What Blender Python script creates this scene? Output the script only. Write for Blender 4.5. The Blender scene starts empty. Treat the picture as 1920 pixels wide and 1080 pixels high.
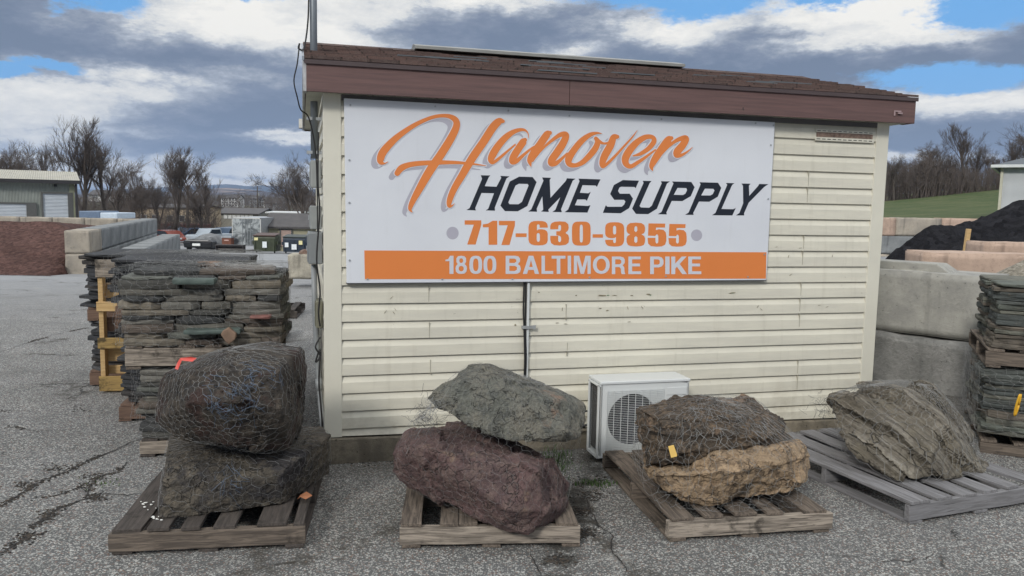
import bpy, bmesh, math, random
import numpy as np
from mathutils import Vector, Matrix, noise
from mathutils.bvhtree import BVHTree
random.seed(7)
sc = bpy.context.scene
C = sc.collection
R = math.radians
# ------------------------------------------------------------------ camera, world, sun, exposure
F = 1490.0; H = 1.67
PITCH = math.atan((540-384.0)/F); ROLL = 0.0195
fw = Vector((0, math.cos(PITCH), -math.sin(PITCH)))
r0 = Vector((1, 0, 0)); u0 = r0.cross(fw)
rt = math.cos(ROLL)*r0 + math.sin(ROLL)*u0
up = -math.sin(ROLL)*r0 + math.cos(ROLL)*u0
EYE = Vector((0, 0, H))
cam = bpy.data.cameras.new("camera"); co = bpy.data.objects.new("camera", cam); C.objects.link(co)
m = Matrix((rt, up, -fw)).transposed().to_4x4(); m.translation = EYE
co.matrix_world = m
cam.sensor_width = 36; cam.lens = 36*F/1920; cam.clip_end = 20000; cam.clip_start = 0.05
sc.camera = co
def ray(x, y): return fw + rt*((x-960)/F) - up*((y-540)/F)
def G(x, y, z=0.0):
    d = ray(x, y); return EYE + d*((z-H)/d.z)
def D(x, y, Y):
    d = ray(x, y); return EYE + d*(Y/d.y)

SUN_EL, SUN_AZ = 32, 205     # azimuth clockwise from +Y: behind the camera, a little left
sun = bpy.data.lights.new("sun", 'SUN'); so = bpy.data.objects.new("sun", sun); C.objects.link(so)
sun.energy = 2.0; sun.angle = R(10); sun.color = (1.0, .97, .92)
sdir = Vector((math.sin(R(SUN_AZ))*math.cos(R(SUN_EL)), math.cos(R(SUN_AZ))*math.cos(R(SUN_EL)), math.sin(R(SUN_EL))))
so.rotation_euler = sdir.to_track_quat('Z', 'Y').to_euler()
sc.view_settings.view_transform = 'Standard'; sc.view_settings.look = 'None'
sc.view_settings.exposure = 0.0; sc.view_settings.gamma = 1

class NT:
    """small helper for writing node trees"""
    def __init__(s, tree): s.t = tree; s.n = tree.nodes; s.l = tree.links
    def put(s, sock, v):
        if isinstance(v, bpy.types.NodeSocket): s.l.new(v, sock)
        elif isinstance(v, (tuple, list)):
            v = tuple(v)
            if sock.type == 'RGBA' and len(v) == 3: v = v+(1,)
            sock.default_value = v
        else: sock.default_value = v
    def node(s, typ, **k):
        n = s.n.new(typ)
        for a, b in k.items(): setattr(n, a, b)
        return n
    def math(s, op, a, b=None, c=None, clamp=False):
        n = s.node('ShaderNodeMath', operation=op, use_clamp=clamp); s.put(n.inputs[0], a)
        if b is not None: s.put(n.inputs[1], b)
        if c is not None: s.put(n.inputs[2], c)
        return n.outputs[0]
    def vmath(s, op, a, b=None):
        n = s.node('ShaderNodeVectorMath', operation=op); s.put(n.inputs[0], a)
        if b is not None: s.put(n.inputs[1], b)
        return n.outputs['Value'] if op in ('LENGTH', 'DOT_PRODUCT') else n.outputs[0]
    def noise(s, vec, scale, detail=4, rough=.55, dist=0, out='Fac'):
        n = s.node('ShaderNodeTexNoise'); s.put(n.inputs['Vector'], vec)
        n.inputs['Scale'].default_value = scale; n.inputs['Detail'].default_value = detail
        n.inputs['Roughness'].default_value = rough; n.inputs['Distortion'].default_value = dist
        return n.outputs[out]
    def voro(s, vec, scale, feature='F1', out='Distance', rnd=1):
        n = s.node('ShaderNodeTexVoronoi', feature=feature); s.put(n.inputs['Vector'], vec)
        n.inputs['Scale'].default_value = scale; n.inputs['Randomness'].default_value = rnd
        return n.outputs[out]
    def ramp(s, v, lo, hi, a=0.0, b=1.0, smooth=True):
        n = s.node('ShaderNodeMapRange', interpolation_type='SMOOTHSTEP' if smooth else 'LINEAR')
        s.put(n.inputs[0], v)
        for i, q in enumerate((lo, hi, a, b)): s.put(n.inputs[i+1], q)
        return n.outputs[0]
    def mix(s, f, a, b, mode='MIX'):
        n = s.node('ShaderNodeMix', data_type='RGBA', blend_type=mode); s.put(n.inputs[0], f)
        s.put(n.inputs[6], a); s.put(n.inputs[7], b); return n.outputs[2]
    def sep(s, v):
        n = s.node('ShaderNodeSeparateXYZ'); s.put(n.inputs[0], v); return n.outputs
    def comb(s, x, y, z):
        n = s.node('ShaderNodeCombineXYZ')
        for i, q in enumerate((x, y, z)): s.put(n.inputs[i], q)
        return n.outputs[0]
    def bump(s, h, strength=.5, dist=.01, normal=None):
        n = s.node('ShaderNodeBump'); s.put(n.inputs['Height'], h)
        n.inputs['Strength'].default_value = strength; n.inputs['Distance'].default_value = dist
        if normal: s.put(n.inputs['Normal'], normal)
        return n.outputs[0]

world = bpy.data.worlds.new("World"); sc.world = world; world.use_nodes = True
def build_world():
    t = NT(world.node_tree); t.n.clear()
    out = t.node('ShaderNodeOutputWorld'); bg = t.node('ShaderNodeBackground'); t.l.new(bg.outputs[0], out.inputs[0])
    sky = t.node('ShaderNodeTexSky', sky_type='NISHITA', sun_disc=False)
    sky.sun_elevation = R(SUN_EL); sky.sun_rotation = R(SUN_AZ)
    skc = t.vmath('SCALE', sky.outputs[0]); skc.node.inputs['Scale'].default_value = 1.0
    bg.inputs['Strength'].default_value = 0.1
    tc = t.node('ShaderNodeTexCoord'); d = tc.outputs['Generated']
    x, y, z = t.sep(d)[:3]
    az = t.math('MULTIPLY', t.math('ARCTAN2', x, y), 180/math.pi)
    el = t.math('MULTIPLY', t.math('ARCSINE', z), 180/math.pi)
    # noise on the direction sphere, stretched sideways as cloud banks seen edge-on are
    # world shading happens in degrees of azimuth / elevation
    q = t.comb(t.math('MULTIPLY', x, 1.0), t.math('MULTIPLY', y, 1.0), t.math('MULTIPLY', z, 2.6))
    w1 = t.node('ShaderNodeTexNoise'); t.put(w1.inputs['Vector'], q); w1.inputs['Scale'].default_value = 5; w1.inputs['Detail'].default_value = 12; w1.inputs['Roughness'].default_value = .68
    w = t.vmath('SUBTRACT', w1.outputs['Color'], (.5, .5, .5))
    wv = t.vmath('MULTIPLY', w, (9.0, 4.2, 0))
    p = t.vmath('ADD', t.comb(az, el, 0.0), wv)
    def px(u, v):
        k = ray(u, v).normalized(); return math.degrees(math.atan2(k.x, k.y)), math.degrees(math.asin(k.z))
    S_ = 1/26.0
    def bump(u, v, ru, rv):
        a, e = px(u, v)
        k = t.vmath('MULTIPLY', t.vmath('SUBTRACT', p, (a, e, 0)), (1/(ru*S_), 1/(rv*S_), 0))
        return t.math('SUBTRACT', 1.0, t.vmath('LENGTH', k))
    def union(L):
        o = None
        for b in L:
            v = bump(*b); o = v if o is None else t.math('SMOOTH_MAX', o, v, .25)
        return o
    # where the blue shows through (photo px centre, radii)
    holes = union([(1290, -14, 250, 40), (1860, 12, 110, 40), (1790, 146, 150, 26), (100, 124, 60, 12), (8, 135, 40, 12), (175, -4, 90, 24), (440, -22, 120, 20), (1600, -14, 120, 20)])
    # grey undersides / thick dark banks
    dark = union([(40, 60, 190, 70), (300, 108, 300, 44), (470, 205, 230, 44), (330, 232, 200, 22), (800, 60, 160, 40), (960, 70, 230, 42), (1250, 105, 240, 36), (1480, 130, 210, 34), (1720, 108, 110, 20), (1920, 85, 70, 40), (360, 268, 300, 20), (1790, 262, 190, 34), (1480, 60, 120, 14), (480, 322, 120, 5)])
    # bright sunlit tops
    lit = union([(430, 50, 240, 55), (620, 60, 160, 60), (260, 140, 180, 22), (60, 175, 170, 28), (700, 35, 200, 40), (900, 15, 150, 25), (1080, 100, 110, 26), (1250, 60, 140, 34), (1700, 40, 170, 40), (1600, 60, 170, 36), (1850, 200, 170, 30), (480, 300, 220, 12), (330, 318, 260, 10), (540, 250, 120, 8), (60, 300, 200, 12), (90, 215, 170, 34), (40, 250, 150, 22), (230, 172, 200, 24), (560, 262, 80, 8), (430, 320, 180, 14), (470, 332, 160, 6), (1720, 300, 120, 10)])
    n2 = t.noise(q, 13, 8, .62); n3 = t.noise(q, 34, 6, .6); n0 = t.noise(q, 2.6, 5, .6)
    n4 = t.noise(q, 80, 5, .6)
    bl = t.math('SUBTRACT', t.math('ABSOLUTE', t.math('SUBTRACT', t.noise(t.vmath('ADD', q, (3, 1, 2)), 11, 7, .66), .5)), .07)
    det = t.math('ADD', t.math('MULTIPLY', t.math('SUBTRACT', n2, .5), 1.5), t.math('ADD', t.math('MULTIPLY', t.math('SUBTRACT', n3, .5), .9), t.math('ADD', t.math('MULTIPLY', bl, 2.6), t.math('MULTIPLY', t.math('SUBTRACT', n4, .5), .5))))
    high = t.ramp(el, 13, 24)          # above the picture: general broken cloud
    gen = t.math('MULTIPLY', t.math('SUBTRACT', n0, .47), 3.5)
    hl = t.math('ADD', holes, t.math('MULTIPLY', det, .6))
    hl = t.ramp(hl, -.10, .42)
    litv = t.math('SUBTRACT', lit, t.math('MULTIPLY', dark, .9))
    litv = t.math('ADD', litv, det)
    litv = t.math('ADD', t.math('MULTIPLY', litv, t.math('SUBTRACT', 1.0, high)), t.math('MULTIPLY', t.math('ADD', gen, .25), high))
    lv = t.ramp(litv, -1.05, 1.15, smooth=False)
    cr = t.node('ShaderNodeValToRGB'); t.put(cr.inputs[0], lv)
    e = cr.color_ramp.elements
    e[0].position = 0; e[0].color = (.17, .215, .300, 1)
    e[1].position = 1; e[1].color = (1.0, .975, .91, 1)
    for pos, c in ((.25, (.225, .268, .355)), (.42, (.335, .375, .445)), (.56, (.50, .54, .60)), (.70, (.78, .785, .77))):
        k = e.new(pos); k.color = c+(1,)
    cl = t.vmath('SCALE', cr.outputs[0]); cl.node.inputs['Scale'].default_value = 10.0
    cl_h = t.vmath('SCALE', cr.outputs[0]); cl_h.node.inputs['Scale'].default_value = 18
    clm = t.mix(high, cl, cl_h)
    # blue: nishita at this low elevation is pale, scaled to the photo's clear patches
    blue = t.mix(.8, skc, (1.35, 4.4, 9.0))
    hm = t.math('MULTIPLY', hl, t.math('SUBTRACT', 1.0, high))
    hg = t.math('MULTIPLY', t.ramp(gen, -.5, -.9), high)
    col = t.mix(t.math('ADD', hm, hg, clamp=True), clm, blue)
    t.put(bg.inputs['Color'], col)
build_world()

# ------------------------------------------------------------------ helpers
NTH = ['first', 'second', 'third', 'fourth', 'fifth', 'sixth', 'seventh', 'eighth', 'ninth', 'tenth', 'eleventh', 'twelfth', 'thirteenth', 'fourteenth', 'fifteenth', 'sixteenth', 'seventeenth', 'eighteenth', 'nineteenth', 'twentieth']+['lowest']*20
def tag(o, label=None, cat=None, group=None, kind=None):
    if label: o['label'] = label
    if cat: o['category'] = cat
    if group: o['group'] = group
    if kind: o['kind'] = kind
    return o
def thing(name, label, cat, loc=(0, 0, 0), rz=0, group=None):
    o = bpy.data.objects.new(name, None); C.objects.link(o); o.empty_display_size = .1
    o.location = loc; o.rotation_euler = (0, 0, rz)
    return tag(o, label, cat, group)
def mobj(name, me, parent=None):
    o = bpy.data.objects.new(name, me); C.objects.link(o)
    if parent: o.parent = parent
    return o
class MB:
    """collects shapes into one mesh"""
    def __init__(s): s.v = []; s.f = []; s.mi = []
    def add(s, vs, fs, mi=0):
        k = len(s.v); s.v += [tuple(v) for v in vs]; s.f += [tuple(i+k for i in f) for f in fs]; s.mi += [mi]*len(fs); return s
    def box(s, x0, x1, y0, y1, z0, z1, M=None, mi=0):
        vs = [Vector((x, y, z)) for x in (x0, x1) for y in (y0, y1) for z in (z0, z1)]
        if M: vs = [M @ v for v in vs]
        return s.add(vs, [(0, 1, 3, 2), (4, 6, 7, 5), (0, 4, 5, 1), (2, 3, 7, 6), (0, 2, 6, 4), (1, 5, 7, 3)], mi)
    def cbox(s, c, sz, M=None, mi=0):
        return s.box(c[0]-sz[0]/2, c[0]+sz[0]/2, c[1]-sz[1]/2, c[1]+sz[1]/2, c[2]-sz[2]/2, c[2]+sz[2]/2, M, mi)
    def tube(s, pts, r, n=6, mi=0, cap=True):
        pts = [Vector(p) for p in pts]; rs = r if isinstance(r, (list, tuple)) else [r]*len(pts)
        k = len(s.v); ref = None
        for i, p in enumerate(pts):
            d = (pts[min(i+1, len(pts)-1)]-pts[max(i-1, 0)])
            if d.length < 1e-9: d = Vector((0, 0, 1))
            d.normalize()
            if ref is None: ref = d.orthogonal().normalized()
            a = (ref-d*ref.dot(d))
            a = a.normalized() if a.length > 1e-6 else d.orthogonal().normalized()
            ref = a; b = d.cross(a)
            for j in range(n):
                t = 2*math.pi*j/n; s.v.append(tuple(p+(a*math.cos(t)+b*math.sin(t))*rs[i]))
        for i in range(len(pts)-1):
            for j in range(n):
                s.f.append((k+i*n+j, k+i*n+(j+1) % n, k+(i+1)*n+(j+1) % n, k+(i+1)*n+j)); s.mi.append(mi)
        if cap:
            s.f.append(tuple(k+j for j in range(n))[::-1]); s.mi.append(mi)
            e = k+(len(pts)-1)*n; s.f.append(tuple(e+j for j in range(n))); s.mi.append(mi)
        return s
    def prism(s, poly, axis, a, b, M=None, mi=0):
        """extrude a 2D polygon; axis names the extruded axis"""
        n = len(poly)
        def mk(p, h):
            v = {'x': (h, p[0], p[1]), 'y': (p[0], h, p[1]), 'z': (p[0], p[1], h)}[axis]
            v = Vector(v); return M @ v if M else v
        vs = [mk(p, a) for p in poly]+[mk(p, b) for p in poly]
        fs = [tuple(range(n))[::-1], tuple(range(n, 2*n))]+[(i, (i+1) % n, n+(i+1) % n, n+i) for i in range(n)]
        return s.add(vs, fs, mi)
    def mesh(s, name, mats=None, smooth=False, fix=True):
        me = bpy.data.meshes.new(name); me.from_pydata(s.v, [], s.f)
        if mats:
            for m_ in (mats if isinstance(mats, (list, tuple)) else [mats]): me.materials.append(m_)
            me.polygons.foreach_set('material_index', s.mi)
        if fix:
            b = bmesh.new(); b.from_mesh(me); bmesh.ops.recalc_face_normals(b, faces=b.faces); b.to_mesh(me); b.free()
        if smooth: me.polygons.foreach_set('use_smooth', [True]*len(me.polygons))
        me.update(); return me
    def build(s, name, mats=None, parent=None, smooth=False, bevel=0, fix=True):
        o = mobj(name, s.mesh(name, mats, smooth, fix), parent)
        if bevel:
            b = o.modifiers.new('bevel', 'BEVEL'); b.width = bevel; b.segments = 2; b.limit_method = 'ANGLE'
        return o
def evalmesh(o):
    bpy.context.view_layer.update()
    dg = bpy.context.evaluated_depsgraph_get()
    return bpy.data.meshes.new_from_object(o.evaluated_get(dg))

# ------------------------------------------------------------------ materials
MATS = {}
def mat(name, fn):
    if name in MATS: return MATS[name]
    m_ = bpy.data.materials.new(name); m_.use_nodes = True
    t = NT(m_.node_tree); t.n.clear()
    o = t.node('ShaderNodeOutputMaterial'); b = t.node('ShaderNodeBsdfPrincipled'); t.l.new(b.outputs[0], o.inputs[0])
    tc = t.node('ShaderNodeTexCoord')
    t.obj = tc.outputs['Object']; t.geo = t.node('ShaderNodeNewGeometry').outputs['Position']
    t.oi = t.node('ShaderNodeObjectInfo').outputs['Random']
    t.b = b
    fn(t, b); MATS[name] = m_; return m_
def setp(t, b, col, rough=.8, metal=0, normal=None, spec=None):
    t.put(b.inputs['Base Color'], col); t.put(b.inputs['Roughness'], rough); b.inputs['Metallic'].default_value = metal
    if normal: t.put(b.inputs['Normal'], normal)
    if spec is not None: b.inputs['Specular IOR Level'].default_value = spec
def plain(name, col, rough=.6, metal=0, var=.12, scale=6, bumpd=0.0, spec=None):
    def fn(t, b):
        n = t.noise(t.obj, scale, 5, .6)
        k = t.ramp(n, .3, .7, 1-var, 1+var, False)
        c = t.vmath('SCALE', tuple(col)); t.put(c.node.inputs['Scale'], k)
        nm = t.bump(t.noise(t.obj, scale*8, 4), .4, bumpd) if bumpd else None
        setp(t, b, c, rough, metal, nm, spec)
    return mat(name, fn)

def m_asphalt(t, b):
    P = t.geo
    x, y, z = t.sep(P)[:3]
    wob = t.vmath('MULTIPLY', t.vmath('SUBTRACT', t.noise(P, 2.2, 4, .6, out='Color'), (.5, .5, .5)), (.55, .55, 0))
    Pw = t.vmath('ADD', P, wob)
    v1 = t.node('ShaderNodeTexVoronoi'); t.put(v1.inputs['Vector'], P); v1.inputs['Scale'].default_value = 105
    v2 = t.node('ShaderNodeTexVoronoi'); t.put(v2.inputs['Vector'], P); v2.inputs['Scale'].default_value = 52
    r1 = t.sep(v1.outputs['Color'])[0]; r2 = t.sep(v2.outputs['Color'])[1]; r3 = t.sep(v1.outputs['Color'])[2]
    stone = t.mix(r3, (.24, .245, .225), (.55, .54, .50))
    stone = t.mix(t.ramp(r1, .80, .86), stone, (.20, .12, .085))
    binder = (.095, .095, .092)
    s1 = t.math('MULTIPLY', t.ramp(v1.outputs['Distance'], .60, .35), t.ramp(r1, .12, .2))
    s2 = t.math('MULTIPLY', t.ramp(v2.outputs['Distance'], .55, .35), t.ramp(r2, .72, .78))
    cov = t.math('MAXIMUM', s1, s2)
    big = t.noise(P, .55, 5, .6); mid = t.noise(P, 3.0, 5, .65)
    wear = t.ramp(t.math('ADD', t.math('MULTIPLY', big, .6), t.math('MULTIPLY', mid, .4)), .38, .62)
    col = t.mix(t.math('MULTIPLY', cov, t.ramp(wear, 0, 1, .68, 1.0)), binder, stone)
    # far away the speckle averages out
    dist = t.vmath('LENGTH', P)
    col = t.mix(t.ramp(dist, 9, 26), col, t.mix(mid, (.25, .262, .275), (.36, .365, .37)))
    col = t.mix(t.ramp(big, .40, .68, 0, .30), col, (.17, .17, .175))
    pt = t.noise(t.vmath('ADD', P, (11, 4, 0)), 1.1, 6, .7)
    col = t.mix(t.ramp(pt, .54, .66, 0, .32), col, (.075, .072, .066))
    col = t.mix(t.ramp(t.noise(t.vmath('ADD', P, (2, 14, 0)), 2.3, 5, .7), .60, .70, 0, .35), col, (.34, .33, .30))
    # cracks
    def crack(scale, wd, thr, off):
        n = t.node('ShaderNodeTexVoronoi', feature='DISTANCE_TO_EDGE'); t.put(n.inputs['Vector'], t.vmath('ADD', t.vmath('MULTIPLY', Pw, (1, 1, 0)), off)); n.inputs['Scale'].default_value = scale
        ln = t.ramp(n.outputs['Distance'], wd, wd*.2)
        return t.math('MULTIPLY', ln, t.ramp(t.noise(t.vmath('ADD', P, off), .8, 3), thr, thr+.05))
    ck = t.math('MAXIMUM', crack(.45, .005, .56, (3.1, 1.7, 0)), crack(1.1, .010, .60, (7.1, 4.2, 0)))
    col = t.mix(t.math('MULTIPLY', ck, .85), col, (.022, .021, .019))
    soil = t.math('MULTIPLY', crack(.45, .04, .52, (3.1, 1.7, 0)), t.ramp(t.noise(P, 9, 4), .45, .6))
    col = t.mix(t.math('MULTIPLY', soil, .75), col, (.045, .038, .028))
    # the drip trail of the outdoor unit running down the lot, with a crack in it
    A, Bp = G(1120, 850), G(1035, 1078)
    ax = t.math('SUBTRACT', x, t.math('ADD', A.x, t.math('MULTIPLY', t.math('SUBTRACT', y, A.y), (Bp.x-A.x)/(Bp.y-A.y))))
    ax = t.math('ADD', ax, t.math('MULTIPLY', t.math('SUBTRACT', t.noise(P, 2.6, 4), .5), .32))
    tr = t.math('MULTIPLY', t.ramp(t.math('ABSOLUTE', ax), .13, .03), t.ramp(t.noise(P, 7, 5, .7), .32, .56))
    tr = t.math('MULTIPLY', tr, t.ramp(y, 5.45, 5.2))
    col = t.mix(t.math('MULTIPLY', tr, .85), col, (.030, .028, .022))
    # darker brown band along the shed
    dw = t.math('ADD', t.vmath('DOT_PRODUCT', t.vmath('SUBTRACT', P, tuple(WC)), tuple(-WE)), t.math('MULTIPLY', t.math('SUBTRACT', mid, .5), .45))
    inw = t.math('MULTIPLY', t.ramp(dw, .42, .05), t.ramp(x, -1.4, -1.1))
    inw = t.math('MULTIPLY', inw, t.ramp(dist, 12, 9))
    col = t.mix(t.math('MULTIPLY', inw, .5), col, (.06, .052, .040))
    h = t.math('ADD', t.math('MULTIPLY', cov, .5), t.math('ADD', t.noise(P, 160, 2), t.math('MULTIPLY', ck, -3)))
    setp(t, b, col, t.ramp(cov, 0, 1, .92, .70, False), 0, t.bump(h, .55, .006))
YAW = R(14.9)
WD = Vector((math.cos(YAW), math.sin(YAW), 0)); WE = Vector((-WD.y, WD.x, 0)); WC = G(615, 868)

def rockmat(name, c1, c2, c3, scale=5, streak=None, c4=None, bumpd=.014, blotch=.5):
    def fn(t, b):
        P = t.obj
        if streak:
            P2 = t.vmath('MULTIPLY', P, streak) if not callable(streak) else streak(t, P)
        else: P2 = P
        n1 = t.noise(P2, scale, 8, .68, .4); n2 = t.noise(P, scale*3.7, 8, .72); n3 = t.noise(P, scale*16, 5, .7)
        c = t.mix(t.ramp(n1, .38, .62), c1, c2)
        c = t.mix(t.math('MULTIPLY', t.ramp(n2, .46, .60), .75), c, c3)
        if c4: c = t.mix(t.math('MULTIPLY', t.ramp(t.noise(t.vmath('ADD', P, (9, 3, 1)), scale*.8, 6, .7), blotch, blotch+.10), .85), c, c4)
        c = t.mix(t.ramp(n3, .35, .65, .0, .55), c, t.mix(.55, c, (.03, .028, .026)))
        sp = t.ramp(t.noise(P, scale*34, 2), .70, .76)
        c = t.mix(t.math('MULTIPLY', sp, .45), c, (.40, .38, .33))
        vc = t.node('ShaderNodeTexVoronoi', feature='DISTANCE_TO_EDGE'); t.put(vc.inputs['Vector'], t.vmath('ADD', P2, t.vmath('SCALE', t.noise(P, 6, 3, out='Color')))); vc.inputs['Scale'].default_value = scale*.9
        cr = t.math('MULTIPLY', t.ramp(vc.outputs['Distance'], .03, .0), t.ramp(n2, .42, .5))
        c = t.mix(t.math('MULTIPLY', cr, .38), c, (.02, .018, .016))
        h = t.math('ADD', t.math('MULTIPLY', n1, 1.2), t.math('ADD', t.math('MULTIPLY', n2, .9), t.math('MULTIPLY', n3, .5)))
        h = t.math('SUBTRACT', h, t.math('MULTIPLY', cr, .7))
        setp(t, b, c, t.ramp(n2, .3, .7, .62, .9), 0, t.bump(h, 1.0, bumpd*2.2), .4)
    return mat(name, fn)

def woodmat(name, c1, c2, dark=(.03, .026, .022), stain=.5):
    def fn(t, b):
        o = t.vmath('ADD', t.obj, t.comb(t.math('MULTIPLY', t.oi, 37), t.math('MULTIPLY', t.oi, 13), 0.0))
        # object space of each board: long axis is local X
        g = t.noise(t.vmath('MULTIPLY', o, (3, 40, 40)), 1.6, 6, .65, .6)
        g2 = t.noise(o, 5, 5, .7)
        c = t.mix(t.ramp(g, .35, .65), c1, c2)
        c = t.mix(t.ramp(t.oi, 0, 1, 0, .35, False), c, tuple(q*.55 for q in c1))
        c = t.mix(t.math('MULTIPLY', t.ramp(g2, stain, stain+.14), .8), c, dark)
        ck = t.ramp(t.noise(t.vmath('MULTIPLY', o, (1.2, 60, 60)), 2.2, 3, .6), .66, .70)
        c = t.mix(t.math('MULTIPLY', ck, .8), c, (.012, .011, .01))
        setp(t, b, c, .88, 0, t.bump(t.math('SUBTRACT', g, t.math('MULTIPLY', ck, .8)), .6, .006), .25)
    return mat(name, fn)
WOOD_OLD = woodmat('weathered_wood', (.21, .17, .135), (.075, .062, .052), stain=.54)
WOOD_GREY = woodmat('grey_wood', (.38, .325, .265), (.135, .115, .095), stain=.55)
WOOD_SILVER = woodmat('silver_wood', (.26, .255, .26), (.16, .155, .155), stain=.64)
WOOD_DARK = woodmat('dark_wood', (.10, .085, .075), (.055, .048, .043), stain=.55)
WOOD_PINE = woodmat('pine_wood', (.62, .43, .21), (.48, .31, .14), dark=(.20, .12, .05), stain=.62)
WOOD_YEL = woodmat('mossy_yellow_wood', (.40, .27, .10), (.28, .19, .08), dark=(.035, .03, .02), stain=.48)
WOOD_PINK = woodmat('reddish_wood', (.20, .13, .095), (.13, .085, .065), stain=.56)

def m_siding(t, b):
    P = t.obj
    n = t.noise(t.vmath('MULTIPLY', P, (.7, 1, 5)), 3, 5, .65)
    c = t.mix(t.ramp(n, .3, .7), (.685, .655, .545), (.60, .575, .485))
    # scuffs and chips at the height where pallets knock the wall, and grime near the ground
    z = t.sep(P)[2]
    band = t.math('MULTIPLY', t.ramp(z, .78, .92), t.ramp(z, 1.40, 1.15))
    s1 = t.noise(t.vmath('MULTIPLY', P, (1, 1, 1.6)), 26, 5, .72, .8)
    s0 = t.noise(P, 3.1, 3, .5)
    sc_ = t.math('MULTIPLY', t.math('MULTIPLY', t.ramp(s1, .655, .685), t.ramp(s0, .50, .60)), band)
    c = t.mix(t.math('MULTIPLY', sc_, .8), c, (.17, .15, .11))
    gr = t.math('MULTIPLY', t.ramp(z, .55, .1), t.ramp(t.noise(P, 5, 5, .7), .40, .7))
    c = t.mix(t.math('MULTIPLY', gr, .55), c, (.34, .30, .22))
    st = t.ramp(t.noise(t.vmath('MULTIPLY', P, (9, 9, .7)), 2.4, 4, .6), .52, .75)
    c = t.mix(t.math('MULTIPLY', st, .18), c, (.36, .33, .25))
    setp(t, b, c, .48, 0, t.bump(t.noise(t.vmath('MULTIPLY', P, (3, 3, 60)), 4, 3), .22, .002), .4)
SIDING = mat('vinyl_siding', m_siding)
TRIM = plain('corner_vinyl', (.66, .635, .535), .45, var=.05, scale=3)
def m_shingle(t, b):
    P = t.obj
    br = t.node('ShaderNodeTexBrick'); t.put(br.inputs['Vector'], P); br.inputs['Scale'].default_value = 1
    br.inputs['Brick Width'].default_value = .17; br.inputs['Row Height'].default_value = .125; br.inputs['Mortar Size'].default_value = .006
    t.put(br.inputs['Color1'], (.125, .078, .068)); t.put(br.inputs['Color2'], (.07, .048, .045)); t.put(br.inputs['Mortar'], (.03, .022, .02))
    n = t.noise(P, 14, 5, .7); g = t.noise(P, 220, 2)
    c = t.mix(t.ramp(n, .4, .7, 0, .6), br.outputs['Color'], (.11, .085, .075))
    c = t.mix(t.ramp(g, .45, .7, 0, .5), c, (.19, .145, .125))
    setp(t, b, c, .95, 0, t.bump(t.math('ADD', g, t.math('MULTIPLY', br.outputs['Fac'], -1)), .6, .006), .2)
SHINGLE = mat('asphalt_shingle', m_shingle)
def m_fascia(t, b):
    n = t.noise(t.vmath('MULTIPLY', t.obj, (1.2, 8, 30)), 2.2, 6, .65)
    c = t.mix(t.ramp(n, .3, .7), (.150, .085, .078), (.105, .062, .058))
    nails = t.ramp(t.noise(t.obj, 24, 3), .74, .77)
    c = t.mix(nails, c, (.04, .028, .026))
    setp(t, b, c, .7, 0, t.bump(n, .3, .002))
FASCIA = mat('brown_fascia_paint', m_fascia)
def m_conc(base, dark, pit=.5, sc_=3, bd=.008):
    def fn(t, b):
        P = t.obj
        n1 = t.noise(P, sc_, 7, .66); n2 = t.noise(P, sc_*7, 5, .7); n3 = t.noise(P, sc_*45, 3)
        c = t.mix(t.ramp(n1, .33, .68), base, dark)
        c = t.mix(t.ramp(n2, .5, .75, 0, .5), c, tuple(q*.6 for q in dark))
        st = t.ramp(t.noise(t.vmath('MULTIPLY', P, (5, 5, .5)), 1.3, 4), .55, .75)
        c = t.mix(t.math('MULTIPLY', st, .5), c, tuple(q*.5 for q in dark))
        c = t.mix(t.math('MULTIPLY', t.ramp(t.noise(t.vmath('MULTIPLY', P, (1, 1, 7)), 2.2, 6, .75), .60, .66), .35), c, tuple(min(.8, q*1.5) for q in base))
        pv = t.ramp(t.voro(P, 26), .16, .08)
        pv = t.math('MULTIPLY', pv, t.ramp(n2, pit, pit+.06))
        c = t.mix(t.math('MULTIPLY', pv, .7), c, tuple(q*.3 for q in dark))
        h = t.math('ADD', n2, t.math('ADD', t.math('MULTIPLY', n3, .4), t.math('MULTIPLY', pv, -1.5)))
        setp(t, b, c, .9, 0, t.bump(h, .7, bd), .25)
    return fn
CONC = mat('cast_concrete', m_conc((.40, .39, .35), (.28, .275, .255)))
CONC_ROUGH = mat('rough_concrete', m_conc((.32, .315, .30), (.20, .20, .19), sc_=3.5, bd=.03))
CONC_PINK = mat('pinkish_concrete', m_conc((.50, .37, .29), (.38, .28, .22)))
CONC_BUFF = mat('buff_concrete', m_conc((.42, .37, .30), (.27, .245, .21), sc_=1.2))
CONC_GREY = mat('grey_concrete', m_conc((.26, .27, .27), (.16, .17, .175), sc_=1.2))
CONC_PIT = mat('pitted_concrete', m_conc((.50, .46, .37), (.26, .24, .20), .42, sc_=2.5, bd=.02))
FOUND = mat('foundation_concrete', m_conc((.26, .225, .17), (.13, .115, .09), .45, sc_=5, bd=.012))
METAL = plain('galvanised_metal', (.42, .44, .45), .45, .6, var=.15)
WIRE = plain('galvanised_wire', (.26, .262, .255), .5, .2, var=.3)
WIRE_BLUE = plain('bluish_wire', (.12, .165, .235), .5, .3, var=.2)
GREYPL = plain('grey_box_paint', (.30, .315, .31), .5, .1)
OLIVE = plain('olive_box_paint', (.17, .165, .12), .55)
WHITEM = plain('white_enamel', (.64, .66, .65), .35, var=.04, scale=2)
OFFW = plain('offwhite_plastic', (.62, .61, .55), .5, var=.05)
BLACK = plain('black_rubber', (.012, .012, .013), .6)
DARK = plain('dark_void', (.01, .01, .012), .8)

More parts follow.
